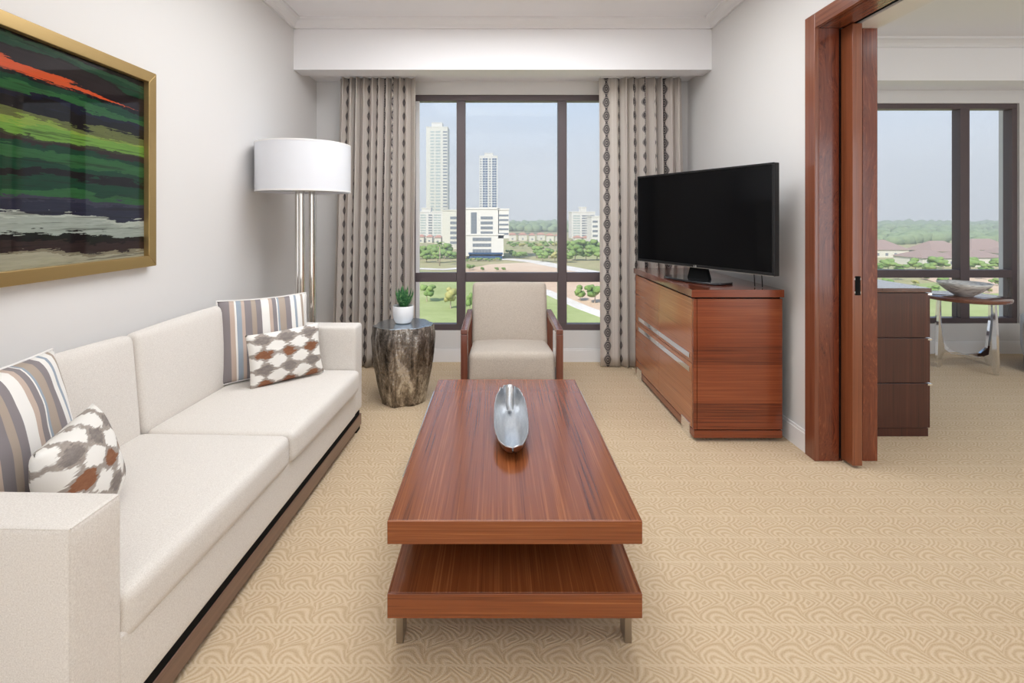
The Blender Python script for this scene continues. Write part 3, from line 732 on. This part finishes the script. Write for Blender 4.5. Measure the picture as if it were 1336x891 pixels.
# ================================================================== media console and television
con = thing('media_console', 'sapele media console with chrome strip handles under the television', 'sideboard', (1.405, 3.525, 0))
OX, OY = 1.405, 3.525
c0, c1, cy0, cy1 = 1.145-OX, 1.665-OX, 2.91-OY, 4.14-OY
def cp(nm, m, mat, par=con, **kw): return build(nm, m, mat, par, **kw)
cp('top', MB().box(c0-.012,c1+.005,cy0-.008,cy1+.008,.846,.89), M_conT, bevel=.003)
cp('top_edge', MB().box(c0-.0135,c1+.005,cy0-.0095,cy0-.0081,.846,.889), M_conS)
cp('shadow_line', MB().box(c0+.012,c1-.008,cy0+.012,cy1-.012,.836,.846), M_black)  # black bar paints in the dark recess under the top
cp('side_panel', MB().box(c0+.022,c1,cy0,cy0+.02,.072,.836), M_conS, bevel=.002)
cp('side_panel', MB().box(c0+.022,c1,cy1-.02,cy1,.072,.836), M_conS, bevel=.002)
cp('corner_post', MB().box(c0,c0+.02,cy0,cy0+.02,.072,.836), M_conS, bevel=.002)
cp('corner_post', MB().box(c0,c0+.02,cy1-.02,cy1,.072,.836), M_conS, bevel=.002)
cp('carcass', MB().box(c0+.024,c1-.004,cy0+.02,cy1-.02,.072,.836), M_black)
cp('base_plinth', MB().box(c0+.004,c1,cy0,cy1,.022,.066), M_conS, bevel=.002)
cp('base_plinth_gap', MB().box(c0+.01,c1-.01,cy0+.008,cy1-.008,.066,.072), M_black)
ymid = 3.53-OY
for y0, y1 in ((cy0+.022, ymid-.0015), (ymid+.0015, cy1-.022)):
    for z0, z1, hz0, hz1 in ((.452,.834,.474,.506), (.074,.449,.392,.424)):
        f = cp('drawer_front' if z0 > .3 else 'door_front', MB().box(c0,c0+.02,y0,y1,z0,z1), M_conF, bevel=.0015)
        a = y0+.035 if y0 < -.2 else y0; b = y1 if y0 < -.2 else y1-.08
        cp('handle', MB().box(c0-.004,c0,a,b,hz0,hz1), M_chrome, f, bevel=.001)
for yy in (cy0+.05, cy1-.19):
    cp('foot', MB().box(c0-.006,c0+.08,yy,yy+.13,0,.092), M_chrome, bevel=.002)
    cp('foot', MB().box(c1-.1,c1-.02,yy,yy+.085,0,.022), M_black)

M_screen = Mat('dark_screen', (.0035,.0035,.004,1), .1, spec=.12); M_bez = Mat('black_plastic', (.008,.008,.009,1), .3, spec=.4)
M_tvb = Mat('glossy_black_base', (.02,.021,.023,1), .06, spec=.6)
tl, tr_ = Vector((1.073,3.81)), Vector((1.556,2.80)); tm = (tl+tr_)/2; tdir = (tr_-tl).normalized()
tva = math.atan2(tdir.y, tdir.x); tw = (tr_-tl).length/2
tv = thing('television', 'flat black television angled on the media console', 'television', (tm.x, tm.y, .891), tva)
# local x runs along the screen, -y is the viewing side
z0, z1 = .978-.891, 1.622-.891
build('housing', MB().box(-tw,tw,.004,.045,z0,z1).box(-tw*.55,tw*.55,.045,.075,z0+.04,z1-.22), M_bez, tv, bevel=.004)
build('screen', MB().box(-tw+.012,tw-.012,-.001,.004,z0+.02,z1-.012), M_screen, tv)
for b in (MB().box(-tw,tw,-.004,.004,z1-.012,z1), MB().box(-tw,tw,-.004,.004,z0,z0+.02), MB().box(-tw,-tw+.012,-.004,.004,z0+.02,z1-.012), MB().box(tw-.012,tw,-.004,.004,z0+.02,z1-.012)):
    build('bezel', b, M_bez, tv, bevel=.0015)
M_logo = Mat('silver_badge', (.75,.76,.78,1), .3, .8)
lg = MB().box(-.012,-.0095,-.0055,-.004,z0+.004,z0+.016).box(-.0095,-.003,-.0055,-.004,z0+.004,z0+.0068)
lg.box(.001,.0035,-.0055,-.004,z0+.004,z0+.016).box(.0035,.010,-.0055,-.004,z0+.0135,z0+.016).box(.0035,.010,-.0055,-.004,z0+.004,z0+.0065).box(.0078,.010,-.0055,-.004,z0+.0065,z0+.0105).box(.0058,.0078,-.0055,-.004,z0+.0085,z0+.0105)
build('badge', lg, M_logo, tv)
build('trim_strip', MB().box(-tw,tw,-.005,-.004,z0,z0+.003), M_nickel, tv)
build('neck', MB().extrude([(-.09,0,.012),(.09,0,.012),(.06,0,z0+.02),(-.06,0,z0+.02)], (0,.02,0), (0,.045,0)), M_black, tv)
base_pts = [(.24*math.copysign(abs(math.cos(a))**.6, math.cos(a)), .12*math.copysign(abs(math.sin(a))**.7, math.sin(a))+.01) for a in [2*math.pi*i/48 for i in range(48)]]
build('stand_base', MB().prism(base_pts, 0, .014), M_tvb, tv, bevel=.004)
for k, (px, py) in enumerate(((1.56,3.02), (1.585,2.98))):
    cb = build('television_cable', MB().tube([(px,py,.8935),(px-.004,py-.004,.94),(px-.004,py+.006,1.0),(px-.006,py+.012,1.06)], .0035, 6), M_bez)
    tag(cb, ('thin black cable hanging behind the television nearer the screen', 'thin black cable hanging behind the television nearer the wall')[k], 'cable')

# ================================================================== bedroom furniture
dr = thing('dresser', 'dark walnut dresser seen through the doorway in the bedroom', 'dresser', (2.33, 3.585, 0))
x0, x1, y0, y1 = 2.072-2.33, 2.59-2.33, 2.97-3.585, 4.20-3.585
build('body', MB().box(x0,x1-.022,y0+.02,y1,.05,.862), M_dress, dr)
build('top', MB().box(x0,x1,y0,y1,.864,.889), M_dressT, dr, bevel=.002)
build('plinth', MB().box(x0+.003,x1-.012,y0+.012,y1-.004,0,.05), M_dress, dr)
for i in range(3):
    za, zb = .055+i*.27, .055+i*.27+.264
    build('side_panel', MB().box(x0,x1-.022,y0+.003,y0+.02,za,zb), M_dress, dr, bevel=.002)
    for ya, yb in ((y0+.005, -.003), (.003, y1-.005)):
        f = build('drawer', MB().box(x1-.022,x1-.006,ya,yb,za,zb), M_dress, dr, bevel=.002)
        build('handle', MB().box(x1-.02,x1+.004,ya-.002,yb,zb-.012,zb-.001), M_chrome, f)
ot = thing('round_side_table', 'round walnut side table with chrome blade legs by the bedroom window', 'side table', (4.11, 4.38, 0))
build('top', MB().lathe([(0,.585),(.26,.585),(.292,.592),(.30,.604),(.30,.617),(.294,.622),(0,.622)], 56), M_bedtab, ot, smooth='auto')
for k in range(4):
    a = R(185+90*k); ca, sa = math.cos(a), math.sin(a)
    prof = [(.245,0),(.265,0),(.272,.10),(.262,.40),(.252,.585),(.238,.585),(.236,.40),(.205,.16),(.14,.115),(.0,.105),(.0,.085),(.15,.088),(.215,.075)]
    pts = [(r*ca, r*sa, z) for r, z in prof]
    n = Vector((-sa, ca, 0))*.011
    mb = MB(); nn = len(prof)
    mb.v = [tuple(Vector(p)-n) for p in pts]+[tuple(Vector(p)+n) for p in pts]
    mb.f = [tuple(range(nn)), tuple(reversed(range(nn, 2*nn)))]+[(i, (i+1)%nn, nn+(i+1)%nn, nn+i) for i in range(nn)]
    build('leg', mb, M_chrome, ot)
def marble():
    m = Mat('banded_marble', rough=.25); n = m.noise(m.map(m.obj(), (5,5,30), rot=(.5,.35,0)), 1, 5, .6, .8)
    m.set('Base Color', m.ramp(n, [(.35, lin((170,166,162))), (.45, lin((216,214,210))), (.55, lin((232,230,226))), (.62, lin((172,168,164))), (.7, lin((222,220,216)))])); return m
mbw = thing('marble_bowl', 'shallow banded marble bowl on the bedroom side table', 'bowl', (4.075, 4.35, .6225))
build('shell', MB().lathe([(0,0),(.055,0),(.065,.008),(.12,.045),(.17,.09),(.187,.118),(.183,.12),(.165,.095),(.115,.052),(.06,.02),(0,.014)], 48), marble(), mbw, smooth=True)
bc = thing('upholstered_chair', 'pale grey upholstered chair on a dark base at the far right edge', 'armchair', (4.84, 4.19, 0), R(-45))
me = soft_box(.30,.28,.15,.03,(.004,.004,.015)); me.transform(T(0,0,.285)); build('seat', me, M_bedchair, bc, smooth=True)
build('base', MB().box(-.28,.28,-.26,.26,0,.14), M_dress, bc, bevel=.003)
me = soft_box(.06,.28,.22,.03); me.transform(T(.26,0,.60)); build('backrest', me, M_bedchair, bc, smooth=True)

# ================================================================== outside: a plain 21 m below the window
GZ = -20.0
def g(px, py):        # where the photo's line of sight meets the plain
    D = FPX*(CAMH-GZ)/(py-283); return ((px-649)/FPX*D, D)
def ground_mat(name, stops, scale=.05, rough=.95):
    m = Mat(name, rough=rough, spec=.05); o = m.obj()
    t = m.ma('ADD', m.ma('MULTIPLY', m.noise(o, scale, 4, .6), .7), m.ma('MULTIPLY', m.noise(o, scale*9, 3, .6), .3))
    m.set('Base Color', m.ramp(t, stops)); return m
M_gnd = ground_mat('scrub_ground', [(.35, lin((150,150,104))), (.5, lin((178,166,128))), (.65, lin((160,166,112)))], .02)
M_lawn = ground_mat('mown_lawn', [(.35, lin((150,160,104))), (.5, lin((164,172,116))), (.65, lin((178,182,130)))], .05)
M_dirt = ground_mat('bare_earth', [(.35, lin((204,172,146))), (.5, lin((216,188,162))), (.65, lin((222,200,178)))], .03)
M_path = ground_mat('pale_path', [(.4, lin((214,204,194))), (.6, lin((228,220,212)))], .2)
struct('ground', MB().box(-900, 2600, 20, 1300, GZ-1, GZ), M_gnd)
def patch(nm, pts, mat, dz):
    P = [g(*p) for p in pts]
    a = sum(P[i][0]*P[(i+1)%len(P)][1]-P[(i+1)%len(P)][0]*P[i][1] for i in range(len(P)))
    if a < 0: P.reverse()
    struct(nm, MB().prism(P, GZ+dz-.08, GZ+dz), mat)
patch('dirt_field', [(598,353),(640,345),(700,342),(745,349),(800,362),(900,372),(960,420),(785,412),(745,394),(700,377),(655,367),(598,366)], M_dirt, .1)
patch('lawn', [(440,360),(545,356),(600,364),(640,368),(700,379),(742,397),(785,415),(850,440),(1000,500),(900,900),(300,900),(380,480)], M_lawn, .14)
patch('lawn_bedroom', [(1090,366),(1180,372),(1260,366),(1340,372),(1420,372),(1600,520),(1000,520)], M_lawn, .14)
patch('earth_patch', [(1180,356),(1230,354),(1330,362),(1350,380),(1290,384),(1230,372)], M_dirt, .2)
def strip(nm, pts, hw, mat, dz):
    P = [Vector(g(*p)) for p in pts]; L, Rr = [], []
    for i, p in enumerate(P):
        d = (P[min(i+1,len(P)-1)]-P[max(i-1,0)]).normalized(); n = Vector((-d.y, d.x))*hw
        L.append(tuple(p+n)); Rr.append(tuple(p-n))
    m = MB()
    for i in range(len(P)-1): m.prism([Rr[i], Rr[i+1], L[i+1], L[i]], GZ+dz-.05, GZ+dz)
    struct(nm, m, mat)
strip('golf_path', [(560,362),(600,363.5),(640,367),(680,372.5),(710,380),(735,391),(760,402),(790,413),(830,425)], 1.9, M_path, .2)
strip('access_road', [(620,339),(665,338.5),(700,342),(740,350),(790,359),(860,368)], 4.5, M_path, .2)
strip('park_road', [(520,352),(548,351),(580,352),(604,350)], 2.5, M_path, .2)

M_bw = Mat('white_render', lin((218,214,208)), .8, spec=.2); M_bw2 = Mat('cream_render', lin((212,208,196)), .8, spec=.2)
M_bg = Mat('pale_grey_render', lin((208,212,216)), .8, spec=.2)
M_win = Mat('grey_window_glass', lin((120,126,134)), .25, spec=.5); M_winb = Mat('blue_window_glass', lin((46,78,116)), .2, spec=.5)
M_wing = Mat('pale_green_window_glass', lin((164,176,172)), .3, spec=.5)
M_roofr = Mat('terracotta_roof', lin((190,140,120)), .85); M_roofb = Mat('brown_tile_roof', lin((158,134,124)), .85)
def zat(py, D): return CAMH-(py-283)/FPX*D
def xat(px, D): return (px-649)/FPX*D
def building(label, blocks, D, name='office_building', cat='building', group=None):
    """blocks: (px0, px1, py_top, py_bottom, depth, material, windows) ; windows: (px0, px1, py0, py1, columns, rows, gapx, gapy, material)"""
    cx = xat((blocks[0][0]+blocks[0][1])/2, D)
    t = thing(name, label, cat, (cx, D, GZ), group=group)
    for (a, b, ta, ba, dep, mat, wins) in blocks:
        x0, x1 = xat(a, D)-cx, xat(b, D)-cx; z1 = zat(ta, D)-GZ; z0 = max(0, zat(ba, D)-GZ)
        w_ = build('wall_block', MB().box(x0, x1, 0, dep, z0, z1), mat, t)
        build('parapet', MB().box(x0-.3, x1+.3, -.3, dep+.3, z1, z1+.8), mat, w_)
        for (p, q, r, s, nc, nr, gx, gy, wm_) in wins:
            X0, X1 = xat(p, D)-cx, xat(q, D)-cx; Z1, Z0 = zat(r, D)-GZ, zat(s, D)-GZ
            cw, chh = (X1-X0)/nc, (Z1-Z0)/nr
            wwm, whm = cw*(1-gx), chh*(1-gy)
            me = MB().box(-wwm/2, wwm/2, -.12, .12, -whm/2, whm/2).mesh('window'); me.materials.append(wm_.m)
            for i in range(nc):
                for j in range(nr):
                    o = link(bpy.data.objects.new('window', me), w_); o.location = (X0+cw*(i+.5), 0, Z0+chh*(j+.5))
    return t
building('tall slim white residential tower at the left of the main window', [
    (556,584,166,312,26, M_bw2, [(561.5,566.5,170,308,1,34,.0,.5,M_wing),(568,575,170,308,1,34,.1,.45,M_wing),(578,583.5,170,308,1,34,.0,.5,M_win)]),
    (563,577,160.5,166,14, M_bw, [])], 640, 'apartment_tower', 'tower')
building('dark windowed tower with blue glass in the middle of the main window', [
    (625.5,649,204,312,24, M_bw, [(629.5,636.5,206,290,2,26,.15,.3,M_winb),(638,640.5,206,290,1,26,.0,.45,M_win),(642,648,206,290,2,26,.15,.3,M_winb),(626.3,628.4,206,290,1,26,.0,.5,M_win)]),
    (632,643,200.5,204,10, M_bw, [])], 560, 'apartment_tower', 'tower')
building('low white apartment block at the foot of the tallest tower', [
    (546,577.5,277,311,20, M_bw, [(548,556,279,309,1,9,.1,.5,M_wing),(559,564,279,309,1,9,.0,.45,M_win),(565.5,575.5,279,309,2,9,.1,.5,M_wing)]),
    (550,562,272,277,10, M_bw, [])], 470, 'apartment_block')
building('cream office block half hidden by the left mullion', [
    (577,603,275,320,22, M_bw2, [(587,602,281,320,1,6,.05,.45,M_win)]),
    (580,596,320,331,20, M_bw2, [])], 330)
building('stepped white office building with grey window bands in the middle', [
    (607,651,273,307,20, M_bw, [(614.3,622,277,305,3,7,.06,.06,M_win),(627,643,281,307,5,4,.05,.42,M_win)]),
    (604,657,307,334,26, M_bw, [(616.5,641,308.5,331,6,3,.05,.42,M_win)]),
    (612,655,331.5,337.5,24, M_winb, []),
    (650,664,274,311,18, M_bw, [(650.6,663.4,278,308,1,5,.0,.6,M_win)])], 250)
building('white apartment block with horizontal balconies right of the main mullion', [
    (746,776.5,277,311,20, M_bw, [(747.5,757,280,309,2,9,.1,.5,M_wing),(759,769,280,309,2,9,.1,.45,M_win),(770,775.5,280,309,1,9,0,.45,M_winb)]),
    (757,765,271,277,8, M_bw, [])], 440, 'apartment_block')
building('bright white office block beside the right curtain', [
    (772,800,283,319,20, M_bw, [(773,780,286,317,1,5,.05,.55,M_win),(782,798,286,317,2,5,.08,.55,M_win)])], 360)

def house(px0, px1, py, D, mat_r, label, group, hw_=3.2, hr=2.2, dep=10, name='house'):
    x0, x1 = xat(px0, D), xat(px1, D); cx = (x0+x1)/2; w_ = (x1-x0)/2
    t = thing(name, label, 'house', (cx, D, GZ), group=group)
    build('walls', MB().box(-w_, w_, 0, dep, 0, hw_), M_bw2, t)
    r = MB(); o_ = .6; k = min(w_*.6, dep/2)
    r.v = [(-w_-o_,-o_,hw_),(w_+o_,-o_,hw_),(w_+o_,dep+o_,hw_),(-w_-o_,dep+o_,hw_),(-w_+k,dep/2,hw_+hr),(w_-k,dep/2,hw_+hr)]
    r.f = [(0,1,5,4),(2,3,4,5),(1,2,5),(3,0,4),(3,2,1,0)]
    build('roof', r, mat_r, t)
    n = max(1, int(w_*2/4))
    for i in range(n):
        X = -w_+(i+.5)*2*w_/n
        build('window', MB().box(X-.7, X+.7, -.06, .06, .9, 2.3), M_win, t)
rnd = random.Random(5); px = 664
while px < 732:
    wpx = rnd.uniform(7, 11); house(px, px+wpx, 315, 440+rnd.uniform(-15,15), M_roofr, 'small white townhouse with pink roof in the row beyond the field', 'townhouses beyond the field', 5.2, 1.8); px += wpx+rnd.uniform(2.6,3.4)
px = 545
while px < 580:
    wpx = rnd.uniform(7, 10); house(px, px+wpx, 316, 405+rnd.uniform(-8,8), M_roofr, 'small white townhouse in front of the low apartment block', 'townhouses below the towers', 4.8, 1.8); px += wpx+rnd.uniform(2.8,3.6)
px = 750
while px < 772:
    wpx = rnd.uniform(7, 9); house(px, px+wpx, 317, 405+rnd.uniform(-8,8), M_roofr, 'small white townhouse below the balconied apartment block', 'townhouses by the right block', 4.2, 1.6); px += wpx+rnd.uniform(2.8,3.6)
for (a, b, D, hw_, hr, lab) in ((1128,1186,262,4,5,'bungalow with long brown roof leftmost in the bedroom window'),(1216,1264,250,4,5,'wide bungalow with brown hip roof left of the bedroom mullion'),
        (1204,1250,214,3.6,3,'cream bungalow behind the round tree in the bedroom view'),(1268,1330,262,4,5.5,'brown-roofed bungalow high at the right of the bedroom window'),
        (1262,1312,212,4,3,'cream bungalow with low brown roof right of the bedroom mullion'),(1322,1400,232,4,4,'bungalow at the right edge of the bedroom view'),(1090,1150,300,4,5,'distant bungalow at the left edge of the bedroom window')):
    house(a, b, 0, D, M_roofb, lab, 'bungalows seen from the bedroom', hw_, hr, 16, 'bungalow')

# ------------------------------------------------------------------ trees
def tree_mat(name, a, b):
    m = Mat(name, rough=.9, spec=.1); n = m.noise(m.obj(), 1.1, 4, .7); m.set('Base Color', m.ramp(n, [(.35, a), (.65, b)])); m.bump(n, .8, .6); return m
M_t1 = tree_mat('tree_foliage', lin((92,122,66)), lin((150,170,100)))
M_t2 = tree_mat('dry_foliage', lin((140,142,84)), lin((190,180,120)))
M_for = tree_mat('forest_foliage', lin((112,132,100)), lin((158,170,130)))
M_bark = Mat('pale_bark', lin((176,158,140)), .9)
def blob(mb, c, r, sub=2, sq=.85, rn=random):
    bm = bmesh.new(); bmesh.ops.create_icosphere(bm, subdivisions=sub, radius=1); n = len(mb.v); sd = rn.uniform(0, 99)
    for v in bm.verts:
        k = r*(1+.38*noise.noise(v.co*1.7+Vector((sd,0,0)))+.18*noise.noise(v.co*4+Vector((0,sd,0))))
        mb.v.append((c[0]+v.co.x*k, c[1]+v.co.y*k, c[2]+v.co.z*k*sq))
    mb.f += [tuple(n+v.index for v in f.verts) for f in bm.faces]; bm.free()
protos = []
for k in range(4):
    rn = random.Random(20+k); cr = MB()
    for i in range(9):
        a = rn.uniform(0, 6.28); d = rn.uniform(.1, .34); blob(cr, (d*math.cos(a), d*math.sin(a), rn.uniform(.42, .82)), rn.uniform(.14, .24), 2, .8, rn)
    me = cr.mesh('crown'); me.materials.append(M_t1.m if k < 3 else M_t2.m); me.shade_smooth()
    tk = MB().tube([(0,0,0),(.01,0,.25),(.0,.01,.55)], [.03,.022,.012], 6).tube([(.005,0,.28),(.12,.05,.52)], [.016,.008], 5).tube([(.005,0,.3),(-.11,-.04,.55)], [.016,.008], 5)
    mt = tk.mesh('trunk'); mt.materials.append(M_bark.m); protos.append((me, mt))
def tree(px, py, hpx, k, label, group=None, wide=1.0, name='tree', rnd=random.Random(9)):
    x, D = g(px, py); h = hpx/FPX*D
    t = thing(name, label, 'tree', (x, D, GZ+.1), rnd.uniform(0, 6.28), group); t.scale = (h*wide, h*wide, h)
    link(bpy.data.objects.new('crown', protos[k][0]), t); link(bpy.data.objects.new('trunk', protos[k][1]), t)
tree(557, 394, 24, 0, 'green lawn tree in the lower left window pane')
tree(588, 403, 30, 3, 'dry leafless looking tree beside the left mullion in the lower pane', wide=.9)
tree(613, 406, 24, 1, 'small green tree by the armchair in the lower middle pane', wide=.7)
tree(671, 381, 15, 2, 'young tree left of a pair above the armchair', wide=.9)
tree(685, 381, 15, 0, 'young tree right of a pair above the armchair', wide=.9)
tree(757, 393, 21, 1, 'young tree on bare earth in the lower right pane', wide=.9)
tree(776, 396, 26, 0, 'rounder tree beside the right curtain in the lower pane', wide=1.05)
for (a, b, h) in ((629,354,6),(648,354.5,6),(657,354.5,6),(611,353,9),(617,352,7)):
    tree(a, b, h, a % 3, 'small sapling at the near edge of the dirt field', 'saplings on the field edge')
rnd = random.Random(13)
for i in range(6): tree(548+i*8.0+rnd.uniform(-1,1), 338+5*(i%2)+rnd.uniform(-1,1), rnd.uniform(14,22), i % 3, 'bushy green tree in the clump below the towers', 'tree clump below the towers', 1.2)
for i in range(4): tree(665+i*6.5, 336+rnd.uniform(-1.5,1.5), rnd.uniform(7,10), i % 3, 'rounded bush beside the stepped office building', 'bushes by the office building', 1.3)
for i in range(6): tree(700+i*8, 337+5*(i%2)+rnd.uniform(-1,1), rnd.uniform(12,18), i % 4, 'green tree in the belt behind the dirt field', 'tree belt behind the dirt field', 1.15)
for i in range(9): tree(743+i*7.2, 332+8*(i%2)+rnd.uniform(-1,1), rnd.uniform(14,24), i % 3, 'dense green tree below the white blocks on the right', 'trees below the right blocks', 1.2)
for i in range(15): tree(665+i*5.4, 321+3*(i%2)+rnd.uniform(-.5,.5), rnd.uniform(5.5,8), i % 4, 'distant green tree in front of the townhouse row', 'trees along the townhouses', 1.4)
for i in range(14): tree(1125+i*18+rnd.uniform(-3,3), 353+4*(i%2), rnd.uniform(12,19), i % 3, 'green garden tree among the bungalows', 'garden trees by the bungalows', 1.3)
tree(1222, 350.5, 17, 0, 'round green tree in front of the cream bungalow', wide=1.3)
for i in range(18): tree(1135+i*12+rnd.uniform(-2,2), (366,385,374)[i%3]+rnd.uniform(-2,2), rnd.uniform(7,12), (i*3) % 4, 'low shrub on the slope below the bedroom window', 'shrubs on the slope', 1.5, 'shrub')
for i in range(14): tree(606+i*3.6, 341+rnd.uniform(-.6,.6), rnd.uniform(3,5), i % 4, 'clipped hedge shrub at the foot of the stepped office building', 'hedge shrubs at the office building', 1.6, 'shrub')
# palm
x, D = g(573.5, 347); hp = 33/FPX*D
pl = thing('palm_tree', 'tall palm tree in front of the towers', 'palm tree', (x, D, GZ+.1))
build('trunk', MB().tube([(0,0,0),(.15,0,hp*.4),(.05,0,hp*.86)], [.28,.2,.16], 8), M_bark, pl, smooth=True)
for k in range(14):
    a = k*2*math.pi/14+.2; up = .5 if k % 2 else -.1
    build('frond', MB().grid(lambda u, v: ((2.3*v)*math.cos(a)-(u-.5)*1.1*math.sin(math.pi*min(1,v+.15))*math.sin(a), (2.3*v)*math.sin(a)+(u-.5)*1.1*math.sin(math.pi*min(1,v+.15))*math.cos(a), hp*.86+up*2.2*v+1.6*v-2.4*v*v*(1-up*.4)-abs(u-.5)*.5), 2, 6), M_t1, pl, smooth=True)
# forest on the horizon
fm = MB(); rn = random.Random(77)
for row in range(7):
    D = 720+row*72
    xx = -260 if row < 3 else -420
    while xx < 1.22*D:
        r = rn.uniform(7, 12); blob(fm, (xx, D+rn.uniform(-25,25), GZ+r*.35+row*.55+2.0*noise.noise(Vector((xx*.006, row, 0)))), r, 1, .75, rn); xx += r*rn.uniform(1.0, 1.6)
for row in range(5):
    D = 400+row*62; xx = .62*D
    while xx < 1.25*D:
        r = rn.uniform(6, 10); blob(fm, (xx, D+rn.uniform(-20,20), GZ+r*.35), r, 1, .75, rn); xx += r*rn.uniform(1.0, 1.6)
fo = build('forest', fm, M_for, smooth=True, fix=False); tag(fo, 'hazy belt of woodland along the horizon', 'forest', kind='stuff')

# ------------------------------------------------------------------ humid haze over the plain
hz = bpy.data.materials.new('humid_haze'); hz.use_nodes = True; hn = hz.node_tree; hn.nodes.clear()
ho = hn.nodes.new('ShaderNodeOutputMaterial'); hv_ = hn.nodes.new('ShaderNodeVolumeScatter')
hv_.inputs['Color'].default_value = (.93, .95, 1, 1); hv_.inputs['Density'].default_value = .0008; hv_.inputs['Anisotropy'].default_value = .1
hn.links.new(hv_.outputs[0], ho.inputs['Volume'])
hb = build('haze', MB().box(-850, 2500, 40, 1290, GZ+.6, 130), hz); tag(hb, 'pale humid haze hanging over the plain', 'haze', kind='stuff')
